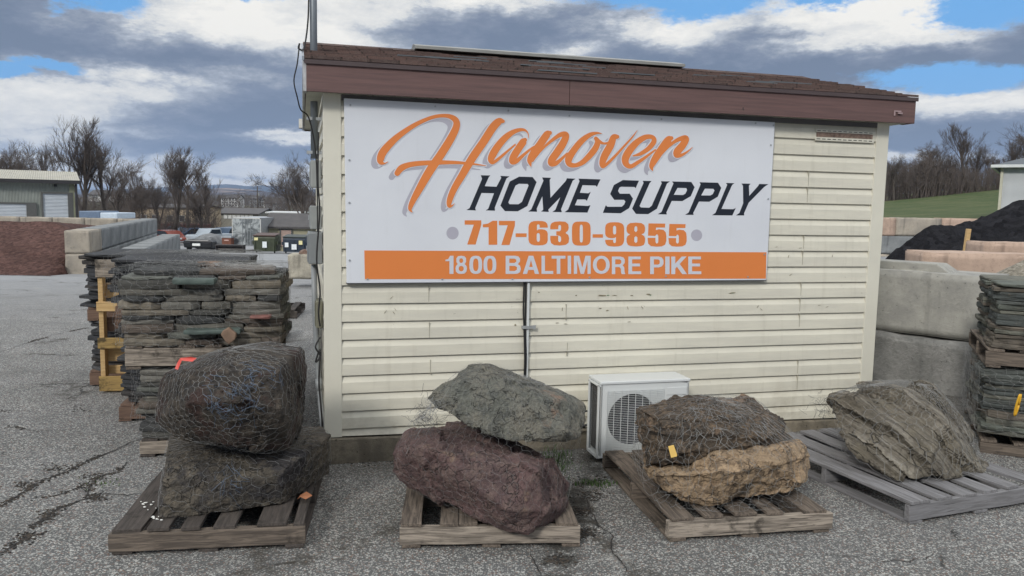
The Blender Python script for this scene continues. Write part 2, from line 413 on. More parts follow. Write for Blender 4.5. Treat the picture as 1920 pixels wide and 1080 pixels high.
# ------------------------------------------------------------------ ground
def sm(a, b, x):
    t = min(1, max(0, (x-a)/(b-a))); return t*t*(3-2*t)
ZP = [(0, 0), (6, 0), (12, -.07), (21, -.34), (35, -1.05), (60, -2.36), (80, -2.95), (110, -3.35), (200, -3.4), (20000, -3.4)]
def gz(x, y):
    for (a, za), (b_, zb) in zip(ZP, ZP[1:]):
        if y <= b_: zl = za+(zb-za)*max(0, (y-a))/(b_-a); break
    zr = .036*max(0, min(2.2, x-.3))*sm(5.0, 6.2, y)
    zrf = zr+max(0, y-12)*.01
    k = sm(-1, 5, x-max(0, y-10)*.10)
    return zl*(1-k)+zrf*k if y < 26 or k < 1 else zrf
def grid(xs, ys, fz, mats, name, mi=lambda x, y: 0):
    mb = MB(); nx = len(xs)
    mb.v = [(x, y, fz(x, y)) for y in ys for x in xs]
    for j in range(len(ys)-1):
        for i in range(nx-1):
            mb.f.append((j*nx+i, j*nx+i+1, (j+1)*nx+i+1, (j+1)*nx+i)); mb.mi.append(mi((xs[i]+xs[i+1])/2, (ys[j]+ys[j+1])/2))
    return mb.build(name, mats, smooth=True, fix=False)
ASPH = mat('aggregate_asphalt', m_asphalt)
def m_land(t, b):
    P = t.geo
    n = t.noise(P, .02, 6, .65); n2 = t.noise(P, .12, 5, .6)
    c = t.mix(t.ramp(n, .4, .6), (.10, .085, .05), (.06, .075, .03)); c = t.mix(t.ramp(n2, .45, .7, 0, .6), c, (.17, .13, .09))
    setp(t, b, c, .95)
LAND = mat('winter_land', m_land)
xs = [-6000, -2500, -1000, -400, -200, -100]+[-60+4*i for i in range(11)]+[-18+1*i for i in range(14)]+[-4+.5*i for i in range(21)]+[7+1*i for i in range(14)]+[24, 30, 40, 60, 100, 200, 400, 1000, 2500, 6000]
ys = [-300, -60, -20, -8, -3, 0]+[1+.5*i for i in range(24)]+[13+1*i for i in range(20)]+[35+3*i for i in range(20)]+[96, 110, 130, 160, 200, 300, 500, 900, 1500, 2500, 5000, 9000]
gr = grid(xs, ys, gz, [ASPH, LAND], 'ground', lambda x, y: 0 if y < 84 else 1); tag(gr, kind='structure')

# small loose stones on the paving (uncountable)
def chips(name, spots, mats, smin, smax, label=None, cat=None, flat=.6):
    mb = MB()
    for (p, ) in [(q,) for q in spots]:
        s_ = random.uniform(smin, smax); k = random.randint(5, 7)
        a0 = random.random()*6.28; ring = []
        for i in range(k):
            a = a0+6.283*i/k; rr = s_*random.uniform(.6, 1.1); ring.append((p[0]+math.cos(a)*rr, p[1]+math.sin(a)*rr*random.uniform(.6, 1)))
        n = len(ring); hh = s_*flat*random.uniform(.6, 1.1)
        vs = [(x, y, p[2]) for x, y in ring]+[(p[0]+(x-p[0])*.75, p[1]+(y-p[1])*.75, p[2]+hh*.8) for x, y in ring]+[(p[0], p[1], p[2]+hh)]
        fs = [(i, (i+1) % n, n+(i+1) % n, n+i) for i in range(n)]+[(n+i, n+(i+1) % n, 2*n) for i in range(n)]
        mb.add(vs, fs, random.randrange(len(mats)))
    o = mb.build(name, mats); tag(o, label, cat, kind='stuff'); return o
ST1 = plain('pale_chip', (.50, .49, .45), .8); ST2 = plain('grey_chip', (.22, .22, .21), .85); ST3 = plain('brown_chip', (.20, .13, .09), .85); ST4 = plain('white_chip', (.74, .74, .70), .7)
sp = []
for i in range(2600):
    y = 2.4+4.8*random.random()**1.3; x = random.uniform(-1, 1)*y*.72
    sp.append((x, y, gz(x, y)+.0005))
for i in range(900):
    u_ = random.uniform(-.2, 4.1); q_ = WC+WD*u_-WE*(.05+abs(random.gauss(0, .10))); sp.append((q_.x, q_.y, gz(q_.x, q_.y)+.0005))
chips('loose_gravel', sp, [ST1, ST2, ST2, ST3], .002, .0055, 'loose stone chips strewn thinly over the grey paving', 'gravel')

# long cracks and soil caught in them
CRK = plain('crack_dirt', (.022, .020, .018), .95, var=.4, scale=20); SOIL = plain('soil', (.055, .043, .032), .95, var=.5, scale=40)
ck_ = MB(); so2 = []
def crackline(pts, w0):
    P = [G(*p) for p in pts]; out = []
    for a, b_ in zip(P, P[1:]):
        n = max(2, int((b_-a).length/.025)); pv = Vector((-(b_-a).y, (b_-a).x, 0)).normalized()
        for i in range(n): p = a.lerp(b_, i/n); out.append(p+pv*(.03*noise.noise(p*5)+.012*noise.noise(p*21)))
    out.append(P[-1]); vs = []; n = len(out)
    for i, p in enumerate(out):
        a, b_ = out[max(0, i-1)], out[min(n-1, i+1)]; pv = Vector((-(b_-a).y, (b_-a).x, 0)).normalized()
        w_ = w0*(.5+1.1*abs(noise.noise(p*7+Vector((3, 0, 0)))))*min(1, i/3+.1, (n-1-i)/3+.1)
        for sgn in (-1, 1): q_ = p+pv*w_*sgn; q_.z = gz(q_.x, q_.y)+.004; vs.append(q_)
        if noise.noise(p*1.7+Vector((9, 0, 0))) > -.02:
            for _ in range(int(7*w0/.004)): so2.append((p.x+random.gauss(0, .018), p.y+random.gauss(0, .018), gz(p.x, p.y)+.002))
    ck_.add(vs, [(2*i, 2*i+1, 2*i+3, 2*i+2) for i in range(n-1)])
for pts, w_ in (([(0, 948), (50, 918), (75, 902), (130, 885), (165, 865), (210, 845), (262, 826), (300, 812)], .005), ([(60, 990), (100, 962), (150, 938), (190, 925), (240, 930), (262, 924)], .006), ([(150, 938), (185, 895), (220, 885), (248, 862)], .004),
                ([(0, 656), (40, 641), (100, 622), (160, 608)], .004), ([(20, 800), (70, 809), (110, 808), (155, 803)], .003), ([(0, 1040), (30, 1018), (60, 1004), (85, 1000)], .005), ([(1095, 930), (1110, 960), (1120, 985), (1140, 1000), (1150, 1030), (1165, 1060), (1172, 1079)], .004),
                ([(1012, 1079), (1006, 1052), (994, 1036)], .005), ([(120, 750), (60, 768), (0, 772)], .003), ([(165, 905), (120, 925), (70, 935)], .003)): crackline(pts, w_)
tag(ck_.build('ground_crack', CRK, fix=False), kind='structure')
for (cx_, cy_, n_) in ((105, 881, 60), (44, 913, 70), (90, 966, 60), (178, 932, 80), (45, 1008, 60), (178, 892, 60), (150, 766, 25), (1095, 1000, 120), (1085, 960, 120), (1050, 1050, 120), (1110, 930, 90)):
    for i in range(n_): p = G(cx_+random.gauss(0, 13), cy_+random.gauss(0, 5)); so2.append((p.x, p.y, gz(p.x, p.y)+.002))
for i in range(420):
    q_ = random.choice([G(1120, 860), G(1500, 800), G(1095, 900), G(700, 868), G(1165, 900), G(1600, 800)]); p = q_+WD*random.gauss(0, .25)+WE*random.gauss(0, .04); so2.append((p.x, p.y, gz(p.x, p.y)+.002))
chips('soil', so2, [SOIL, CRK], .004, .011, 'dark crumbs of soil caught along the cracks of the paving', 'soil', .35)

# ------------------------------------------------------------------ shed
def SW(u, w, z): return WC+WD*u+WE*w+Vector((0, 0, z))     # u along the front wall, w backwards, z up
SM = Matrix.Identity(4); SM.col[0][:3] = WD; SM.col[1][:3] = WE; SM.translation = WC
def WP(x, y, off=0.0):
    """photo pixel -> (u, z) on the plane parallel to the front wall"""
    q = ray(x, y); c = WC-WE*off; t_ = (c-EYE).dot(WE)/q.dot(WE); P = EYE+q*t_-WC
    return P.dot(WD), P.z
shed = thing('shed', 'small cream vinyl sided shed with brown shingle roof and brown fascia', 'shed', WC, YAW)
LW = 4.04; DW = 2.56
ztop = 2.345
def zbot(u): return .178-.018*u
def siding_wall(name, L, M, skew=True):
    mb = MB(); pitch = .1155; z0 = .222-pitch
    nseg = 40
    rnd = [random.uniform(-.0016, .0016) for _ in range(400)]
    k = 0
    def wav(u, kk): return .0018*noise.noise(Vector((u*1.3, kk*.7, 3.3)))
    while z0+k*pitch < ztop:
        a = z0+k*pitch; bz = a+pitch
        # profile (outward, z): bottom lip, flat face, slope in, top recess
        prof = [(.0, a), (.0165, a+.0005), (.0165, a+.003), (.0150, a+pitch*.60), (.0020, a+pitch*.90), (.0, a+pitch*.97), (.0, bz+.001)]
        for i in range(nseg):
            ua, ub = L*i/nseg, L*(i+1)/nseg
            vs = []
            for u in (ua, ub):
                lo = zbot(u) if skew else .17
                for o_, z in prof:
                    z = min(max(z+wav(u, k), lo), ztop); vs.append(M @ Vector((u, -o_, z)))
            n = len(prof)
            fs = [(j, j+1, n+j+1, n+j) for j in range(n-1) if abs(vs[j].z-vs[j+1].z)+abs(vs[n+j].z-vs[n+j+1].z) > 1e-6 or j < 1]
            mb.add(vs, fs)
        k += 1
    return mb.build(name, SIDING, shed, fix=False)
I4 = Matrix.Identity(4)
siding_wall('front_wall', LW, I4)
ML = Matrix(((0, 1, 0, 0), (-1, 0, 0, DW), (0, 0, 1, 0), (0, 0, 0, 1)))   # left wall: u runs from the back to the front
siding_wall('side_wall', DW, ML, False)
MR = Matrix(((0, -1, 0, LW), (1, 0, 0, 0), (0, 0, 1, 0), (0, 0, 0, 1)))
siding_wall('side_wall', DW, MR, False)
MBk = Matrix(((-1, 0, 0, LW), (0, -1, 0, DW), (0, 0, 1, 0), (0, 0, 0, 1)))
siding_wall('back_wall', LW, MBk, False)
# gable triangles
for u in (.001, LW-.001-.02): gb = MB(); gb.prism([(-.002, ztop-.02), (DW+.002, ztop-.02), (DW/2, ztop+.40)], 'x', u, u+.02); gb.build('gable', SIDING, shed)
# corner posts
for (u, w, su, sw) in ((0, 0, 1, 1), (LW, 0, -1, 1), (0, DW, 1, -1), (LW, DW, -1, -1)):
    mb = MB(); o_ = .020; wd = .088
    x0, x1 = sorted((u-su*o_, u+su*wd)); y0, y1 = sorted((w-sw*o_, w+sw*.004)); mb.box(x0, x1, y0, y1, zbot(u)-.008, ztop)
    x0, x1 = sorted((u-su*o_, u+su*.004)); y0, y1 = sorted((w+sw*.004, w+sw*wd)); mb.box(x0, x1, y0, y1, zbot(u)-.008, ztop)
    mb.build('corner_post', TRIM, shed, bevel=.003)
# vertical seams where siding lengths overlap
sm_ = MB()
for (x, ya, yb) in ((1514, 319, 350), (1512, 350, 380), (1505, 440, 467), (1503, 468, 497), (1500, 526, 555), (1498, 556, 584), (1497, 586, 613), (1494, 672, 700), (1493, 701, 730), (803, 534, 566), (804, 602, 634), (1060, 568, 600), (1062, 640, 668), (806, 672, 702)):
    u, z1 = WP(x, ya); _, z0 = WP(x, yb)
    sm_ = MB(); sm_.box(u, u+.0035, -.0180, -.003, z0+.004, z1-.006); sm_.build('seam', plain('seam_shadow_line', (.38, .36, .29), .6), shed)
# chips and scratches left by pallets
def blot(px_, py_, rx, ry, k=9, ang=0, mt_=None, o_=0):
    sf = MB(); u, z = WP(px_, py_, .013); pts = []
    for i in range(k):
        a = 6.283*i/k; rr = random.uniform(.35, 1.1); dx, dz = math.cos(a)*rx*rr, math.sin(a)*ry*rr
        pts.append((u+dx*math.cos(ang)-dz*math.sin(ang), z+dx*math.sin(ang)+dz*math.cos(ang)))
    sf.prism(pts, 'y', -.0185-o_, -.0160); sf.build('scuff', mt_ or plain('scuff_stain', (.24, .21, .14), .8, var=.5, scale=60), shed)
for a in ((1128, 554, .040, .006), (1150, 554, .03, .004), (1184, 554, .018, .005), (1216, 552, .022, .006), (1372, 549, .03, .006), (966, 609, .012, .008), (1010, 548, .01, .004), (1080, 554, .008, .006), (1125, 578, .012, .004), (1138, 582, .015, .004)): blot(*a)
for (x, y, an) in ((734, 558, .8), (722, 585, .9), (738, 586, -.9), (741, 580, -1.0), (1177, 578, -1.2), (1204, 577, -.9), (1054, 580, 1.5), (1420, 575, .9), (1427, 580, -.7), (1551, 575, .3), (1536, 572, .2), (1478, 480, 1.4), (1455, 463, .3), (1500, 465, .1), (1482, 515, .6), (1560, 480, 1.4), (1430, 590, .1), (1045, 605, .1), (1060, 607, -.1), (1180, 603, 0.1)): blot(x, y, .016, .0022, 8, an)
for a in ((1140, 553.5, .012, .0035), (1219, 553.5, .008, .003), (1373, 549, .008, .003)): blot(*a, mt_=plain('green_scrape', (.10, .22, .11), .7), o_=.001)
# foundation
fb = MB()
fb.prism([(-.012, -.25), (LW+.01, -.25), (LW+.01, zbot(LW)-.012), (-.012, zbot(0)-.012)], 'y', -.035, .4)
fb.box(-.012, .35, .4, DW, -.25, .165)
fo = fb.build('foundation', FOUND, shed, bevel=.008)
# interior blocker so nothing shows through
ib = MB(); ib.box(.02, LW-.02, .01, DW-.01, .05, 2.4); ib.build('wall_core', DARK, shed)
# ---- roof: gable along u, ridge at w=1.28
e0 = -.115; OVF = .115; RW = DW/2; zr = 2.845; zeave = 2.505; OL = .118; OR = .135
slope = (zr-zeave)/(RW+OVF+.03)
def zroof(w): return zeave+(min(w, DW-w)+OVF+.03)*slope
rf = MB()
u0_, u1_ = -OL-.012, LW+OR+.012
for side in (0, 1):
    rows = 17
    for i in range(rows):
        wa = -OVF-.03+(RW+OVF+.03)*i/rows; wb = -OVF-.03+(RW+OVF+.03)*(i+1)/rows
        za, zb = zeave+(wa+OVF+.03)*slope, zeave+(wb+OVF+.03)*slope
        uu = u0_
        while uu < u1_:
            un = min(u1_, uu+random.choice((.15, .17, .2, .3, .33)))
            th = random.choice((.006, .008, .011, .014)); lift = random.uniform(0, .004)
            y0, y1 = wa-random.uniform(0, .006), wb+.01
            vs = []
            for w_, z_ in ((y0, za+th+lift), (y1, zb+.004), (y0, za-.002), (y1, zb-.006)):
                ww = w_ if side == 0 else DW-w_
                vs += [Vector((uu+.001, ww, z_)), Vector((un-.001, ww, z_))]
            rf.add(vs, [(0, 1, 3, 2), (4, 6, 7, 5), (0, 4, 5, 1), (0, 2, 6, 4), (1, 5, 7, 3), (2, 3, 7, 6)])
            uu = un
ro = rf.build('roof', SHINGLE, shed)
dk = MB()
for s_ in (0, 1):
    pts = [(-OVF-.012, zeave-.022), (-OVF-.012, zeave-.005), (RW, zr-.012), (RW, zr-.03)]
    if s_: pts = [(DW-a, b_) for a, b_ in pts]
    dk.prism(pts, 'x', u0_+.012, u1_-.012)
dk.build('roof_deck', FASCIA, ro)
rc = MB(); rc.prism([(RW-.13, zr-.02), (RW, zr+.018), (RW+.13, zr-.02), (RW, zr-.02)], 'x', u0_, u1_); rc.build('ridge_cap', SHINGLE, ro)
uA = .70; uB = 2.96
rv = MB(); rv.prism([(RW-.15, zr+.000), (RW-.15, zr+.022), (RW-.02, zr+.055), (RW+.02, zr+.055), (RW+.15, zr+.022), (RW+.15, zr+.0)], 'x', uA, uB)
rv.build('ridge_vent', plain('weathered_aluminium', (.27, .27, .25), .55, .3), ro)
# metal strip lying at the eave edge and dark slipped tabs
tb = MB()
for i in range(16):
    u = random.uniform(u0_, u1_-.5); w_ = random.uniform(-.14, 1.0); L_ = random.uniform(.15, .5)
    tb = MB(); tb.box(u, u+L_, w_, w_+.04, zroof(w_)+.012, zroof(w_)+.019); tb.build('slipped_shingle', plain('grey_tab', (.10, .115, .125), .7), ro)
# fascia boards (front and back), rake boards, soffit
for (w0, w1) in ((-OVF-.02, -OVF), (DW+OVF, DW+OVF+.02)):
    for ua, ub in ((-OL, 1.52), (1.523, LW+OR)):
        f_ = MB(); f_.box(ua, ub, w0, w1, 2.315, 2.492); f_.build('fascia_board', FASCIA, shed, bevel=.002)
dr = MB(); dr.box(u0_, u1_, -OVF-.032, -OVF-.021, 2.474, 2.500); dr.build('drip_edge', plain('dark_drip_edge', (.07, .05, .05), .5), shed)
for u in (-OL-.018, LW+OR):
    f_ = MB()
    f_.prism([(-OVF, 2.318), (-OVF, 2.492), (RW, zr-.018), (DW+OVF, 2.492), (DW+OVF, 2.318), (DW, 2.318), (RW, zr-.18), (0, 2.318)], 'x', u, u+.018)
    f_.build('rake_board', plain('weathered_rake_paint', (.42, .43, .44), .6, var=.3, scale=12) if u < 0 else FASCIA, shed)
f_ = MB(); f_.prism([(-OVF-.035, zeave-.014), (-OVF-.035, zeave+.010), (RW, zr+.006), (RW, zr-.016)], 'x', u0_-.012, u0_+.0); f_.build('rake_flashing', plain('flashing', (.30, .32, .35), .45, .4), shed)
# soffit with V-grooves
sf_ = MB(); u = -OL
SOF = plain('soffit_vinyl', (.46, .46, .38), .6)
while u < LW+OR-.001:
    un = min(u+.132, LW+OR)
    sf_.box(u+.007, un-.007, -OVF+.001, -.022, 2.322, 2.332)
    sf_.box(un-.007, un+.007, -OVF+.001, -.022, 2.330, 2.336); u = un
sf_.box(-OL, -.022, -.02, DW+.1, 2.322, 2.332); sf_.box(LW+.022, LW+OR, -.02, DW+.1, 2.322, 2.332); sf_.box(-OL, LW+OR, DW+.022, DW+OVF, 2.322, 2.332)
sf_.build('soffit', SOF, shed)
fr = MB(); fr.box(.09, LW-.09, -.024, -.0165, 2.286, 2.322); fr.build('eave_shadow_strip', plain('eave_shadow_grey', (.10, .095, .10), .6), shed)  # dark strip stands in for the shadow under the eave
# uncovered strip high on the wall: torn panel showing brown board
ua, za = WP(1532, 240, .02); ub, zb_ = WP(1636, 258, .02)
vt = MB(); vt.box(ua, ub, -.0215, -.016, za-.062, za-.028); v_ = vt.build('exposed_board', plain('brown_board', (.20, .14, .11), .85, var=.5, scale=40), shed)
vt = MB(); vt.box(ua-.012, ub+.012, -.024, -.0165, za-.088, za-.063); vt.box(ua-.012, ub+.012, -.024, -.0165, za-.027, za-.008); vt.build('nailing_strip', TRIM, shed)
vt = MB(); u = ua
while u < ub: vt.box(u, u+.028, -.0252, -.0242, za-.079, za-.074); vt.box(u, u+.028, -.0252, -.0242, za-.020, za-.016); u += .044
vt.build('nail_slot', DARK, shed)
# white hook on the fascia end
hk = MB(); uh, zh = WP(1683, 212, .14); y_ = -OVF-.021
hk.box(uh-.03, uh+.03, y_-.006, y_, zh+.008, zh+.018); hk.box(uh-.03, uh-.02, y_-.006, y_, zh-.02, zh+.008); hk.box(uh+.0, uh+.035, y_-.014, y_-.004, zh-.006, zh+.004)
hk.build('bracket', plain('bracket_paint', (.33, .24, .24), .5), shed)
lw_ = .75
lt = MB()
for z_ in (2.40, 2.36): lt.box(-OL-.032, -OL-.019, DW+.02, DW+.08, z_-.03, z_)
lt.box(-OL-.05, -OL-.019, DW-.05, DW+.06, 2.33, 2.41); lt.build('corner_box', OFFW, shed)

# ---- sign
sign = thing('sign', 'large white store sign with orange script and orange address band fixed to the shed front', 'sign', WC, YAW)
OFFS = .048
SC = [WP(645, 184, OFFS), WP(1453, 229, OFFS), WP(1437, 525, OFFS), WP(650, 531, OFFS)]
def m_signw(t, b):
    n = t.noise(t.obj, 1.1, 4, .6); n2 = t.noise(t.vmath('MULTIPLY', t.obj, (8, 8, 1)), 3, 4)
    c = t.mix(t.ramp(n, .3, .7), (.70, .72, .755), (.64, .66, .70)); c = t.mix(t.ramp(n2, .55, .8, 0, .15), c, (.5, .5, .5))
    setp(t, b, c, .38, 0, t.bump(t.noise(t.obj, 2.2, 2), .25, .03), .4)
SIGNW = mat('sign_white_vinyl', m_signw)
ORANGE = plain('sign_orange', (.72, .22, .055), .42, var=.03, scale=2)
SBLACK = plain('sign_black', (.012, .016, .026), .4)
SGREY = plain('sign_grey', (.42, .41, .47), .45, var=.03)
sg = MB(); sg.prism([SC[3], SC[2], SC[1], SC[0]], 'y', -OFFS, -.018); sg.build('panel', SIGNW, sign, bevel=.002)
ed = MB()
for a, b_ in ((SC[0], SC[3]), (SC[3], SC[2])):
    A_ = Vector((a[0], -OFFS-.0008, a[1])); B_ = Vector((b_[0], -OFFS-.0008, b_[1])); dd = (B_-A_).normalized(); nn = Vector((-dd.z, 0, dd.x))*.004
    if a == SC[0]: nn = -nn
ed.prism([(SC[3][0]-.002, SC[3][1]-.004), (SC[2][0]+.001, SC[2][1]-.004), (SC[2][0]+.001, SC[2][1]+.002), (SC[3][0]-.002, SC[3][1]+.002)], 'y', -.046, -.010)
ed.build('bottom_shadow_strip', plain('sign_bottom_shadow', (.05, .05, .055), .5), sign)  # dark strip paints the shadow along the sign's lower edge
def sp_(x, y, k): u, z = WP(x, y, OFFS); return (u, -OFFS-.0007*k, z)
def fill(polys, k, name, mtl, par=sign):
    """list of (outer, [holes]) in photo px -> flat filled faces standing k layers off the panel"""
    bm = bmesh.new()
    for outer, holes in polys:
        es = []
        for lp in [outer]+holes:
            vs = [bm.verts.new(sp_(x, y, k)) for x, y in lp]
            es += [bm.edges.new((vs[i], vs[(i+1) % len(vs)])) for i in range(len(vs))]
        bmesh.ops.triangle_fill(bm, edges=es, use_beauty=True)
    bmesh.ops.recalc_face_normals(bm, faces=bm.faces)
    for f in bm.faces:
        if f.normal.y > 0: f.normal_flip()
    me = bpy.data.meshes.new(name); bm.to_mesh(me); bm.free(); me.materials.append(mtl)
    return mobj(name, me, par)
def T(pts, ox, oy, s): return [(ox+x/s, oy+y/s) for x, y in pts]
fill([([(683, 469.5), (1437, 473), (1436, 522.5), (684, 523.5)], [])], 1, 'orange_band', ORANGE)
h3 = lambda p: T(p, 860, 320, 4.91); h4 = lambda p: T(p, 1120, 320, 4.909)
home = [
 ([(203, 42), (292, 44), (278, 58), (240, 142), (348, 148), (392, 66), (383, 48), (468, 52), (440, 72), (332, 340), (335, 368), (248, 366), (272, 350), (325, 208), (210, 205), (152, 345), (158, 366), (70, 362), (100, 345), (215, 75)], []),
 ([(556, 55), (680, 58), (717, 105), (632, 325), (545, 374), (425, 372), (384, 322), (470, 100)], [[(555, 120), (635, 122), (643, 137), (582, 288), (550, 309), (468, 308), (457, 292), (523, 137)]]),
 ([(768, 62), (850, 66), (838, 85), (845, 250), (985, 95), (996, 70), (1076, 74), (1050, 92), (942, 355), (950, 382), (862, 380), (890, 360), (935, 245), (825, 358), (830, 380), (758, 376), (778, 360), (770, 235), (718, 350), (722, 378), (640, 376), (668, 356), (780, 92)], []),
 ([(1103, 73), (1305, 80), (1272, 150), (1262, 137), (1140, 133), (1115, 203), (1193, 208), (1216, 193), (1180, 278), (1166, 265), (1092, 265), (1070, 318), (1188, 325), (1213, 317), (1185, 386), (975, 382), (1007, 358), (1112, 97)], [])]
supp = [
 ([(235, 86), (383, 92), (352, 162), (342, 150), (218, 148), (203, 156), (190, 187), (207, 212), (298, 212), (328, 258), (292, 345), (215, 392), (50, 388), (78, 318), (92, 332), (225, 332), (246, 312), (258, 285), (245, 268), (155, 268), (118, 215), (152, 132)], []),
 ([(418, 93), (500, 95), (482, 113), (388, 325), (400, 338), (477, 341), (500, 323), (592, 116), (585, 97), (667, 99), (640, 120), (548, 350), (468, 400), (355, 398), (320, 350), (425, 113)], []),
 ([(688, 99), (865, 104), (895, 152), (860, 235), (782, 280), (685, 278), (635, 385), (640, 403), (556, 401), (590, 380), (700, 118)], [[(738, 158), (818, 160), (826, 178), (810, 212), (788, 224), (703, 222)]]),
 ([(940, 106), (1110, 111), (1140, 158), (1108, 240), (1030, 286), (935, 284), (882, 390), (886, 407), (808, 406), (840, 385), (950, 125)], [[(990, 165), (1068, 167), (1078, 183), (1062, 215), (1040, 228), (955, 228)]]),
 ([(1183, 113), (1262, 115), (1240, 132), (1142, 352), (1248, 355), (1274, 344), (1242, 412), (1055, 410), (1087, 388), (1195, 130)], []),
 ([(1326, 118), (1410, 120), (1395, 138), (1398, 232), (1480, 140), (1490, 122), (1574, 124), (1535, 150), (1393, 295), (1350, 393), (1352, 412), (1276, 412), (1308, 388), (1342, 300), (1340, 140)], [])]
fill([(h3(o_), [h3(x) for x in hs]) for o_, hs in home]+[(h4(o_), [h4(x) for x in hs]) for o_, hs in supp], 1, 'black_lettering', SBLACK)
SIX = ([(178, 63), (103, 63), (103, 43), (98, 34), (91, 32), (83, 34), (78, 43), (78, 90), (92, 79), (120, 77), (150, 82), (170, 96), (178, 118), (178, 178), (172, 202), (156, 217), (130, 225), (91, 227), (52, 225), (26, 217), (8, 202), (0, 175), (0, 56), (7, 30), (24, 11), (50, 2), (91, 0), (130, 2), (156, 9), (172, 26), (178, 48)],
       [[(76, 128), (80, 116), (91, 112), (101, 117), (105, 130), (105, 178), (100, 190), (91, 195), (81, 190), (76, 178)]])
def digit(ch, x0, x1, y0, y1):
    W_ = x1-x0; H_ = y1-y0
    if ch == '6': o_, hs = SIX; f_ = lambda p: (x0+p[0]/178*W_, y0+p[1]/227*H_)
    elif ch == '9': o_, hs = SIX; f_ = lambda p: (x1-p[0]/178*W_, y1-p[1]/227*H_)
    else:
        f_ = lambda p: (x0+p[0]*W_, y0+p[1]*H_)
        if ch == '7': o_, hs = [(0, 0), (1, 0), (1, .18), (.66, 1), (.15, 1), (.55, .18), (0, .18)], []
        if ch == '1': o_, hs = [(0, .15), (.35, .12), (.68, 0), (1, 0), (1, 1), (.40, 1), (.40, .27), (0, .27)], []
        if ch == '-': o_, hs = [(0, 0), (1, 0), (1, 1), (0, 1)], []
        if ch == '0':
            o_ = [(.5+.5*math.copysign(abs(math.cos(a))**.55, math.cos(a)), .5+.5*math.copysign(abs(math.sin(a))**.45, math.sin(a))) for a in [6.2832*i/28 for i in range(28)]]
            hs = [[(.5+.085*math.copysign(abs(math.cos(a))**.6, math.cos(a)), .5+.37*math.copysign(abs(math.sin(a))**.4, math.sin(a))) for a in [6.2832*i/16 for i in range(16)]]]
        if ch == '3':
            o_ = [(0, .33), (0, .19), (.06, .08), (.23, .02), (.5, 0), (.8, .02), (.95, .12), (.98, .27), (.94, .38), (.80, .48), (.95, .56), (1, .70), (.97, .88), (.82, .97), (.5, 1), (.2, .98), (.04, .90), (0, .76), (0, .60), (.42, .60), (.42, .80), (.46, .86), (.54, .85), (.57, .79), (.57, .66), (.5, .60), (.32, .575), (.32, .41), (.5, .41), (.57, .35), (.57, .20), (.53, .15), (.45, .16), (.42, .22), (.42, .33)]; hs = []
        if ch == '8':
            o_ = [(.5, 0), (.8, .02), (.95, .10), (1, .22), (.99, .36), (.93, .45), (.80, .49), (.95, .56), (1, .67), (.99, .82), (.93, .93), (.78, .98), (.5, 1), (.22, .98), (.07, .93), (.01, .82), (0, .67), (.05, .56), (.2, .49), (.07, .45), (.01, .36), (0, .22), (.05, .10), (.2, .02)]
            hs = [[(.43, .18), (.5, .14), (.57, .18), (.58, .34), (.5, .40), (.42, .34)], [(.42, .62), (.5, .56), (.58, .62), (.58, .80), (.5, .86), (.42, .80)]]
        if ch == '5':
            o_ = [(.05, 0), (.94, .01), (.93, .18), (.45, .18), (.44, .29), (.6, .25), (.85, .28), (.97, .39), (1, .55), (1, .76), (.93, .92), (.75, .99), (.45, 1), (.18, .98), (.03, .87), (0, .62), (.42, .62), (.42, .80), (.48, .87), (.55, .84), (.57, .77), (.57, .54), (.52, .47), (.46, .48), (.42, .54), (.02, .53)]; hs = []
    return [f_(p) for p in o_], [[f_(p) for p in h_] for h_ in hs]
dg = []
for ch, a in zip('717-630-', ((55, 208, 457, 680), (222, 355, 461, 682), (370, 518, 462, 684), (524, 625, 577, 611), (642, 820, 462, 688), (843, 1017, 466, 689), (1042, 1215, 468, 690), (1233, 1328, 585, 617))):
    o_, hs = digit(ch, *a); dg.append((h3(o_), [h3(x) for x in hs]))
for ch, a in zip('9855', ((72, 247, 474, 698), (268, 440, 478, 698), (462, 635, 485, 699), (654, 822, 490, 699))):
    o_, hs = digit(ch, *a); dg.append((h4(o_), [h4(x) for x in hs]))
fill(dg, 1, 'phone_number', ORANGE)
for (cx, cy, r_) in ((848.5, 437, 11.5), (1306, 441, 10.5)):
    fill([([(cx+r_*math.cos(6.283*i/24), cy+r_*1.03*math.sin(6.283*i/24)) for i in range(24)], [])], 1, 'dot', SGREY)
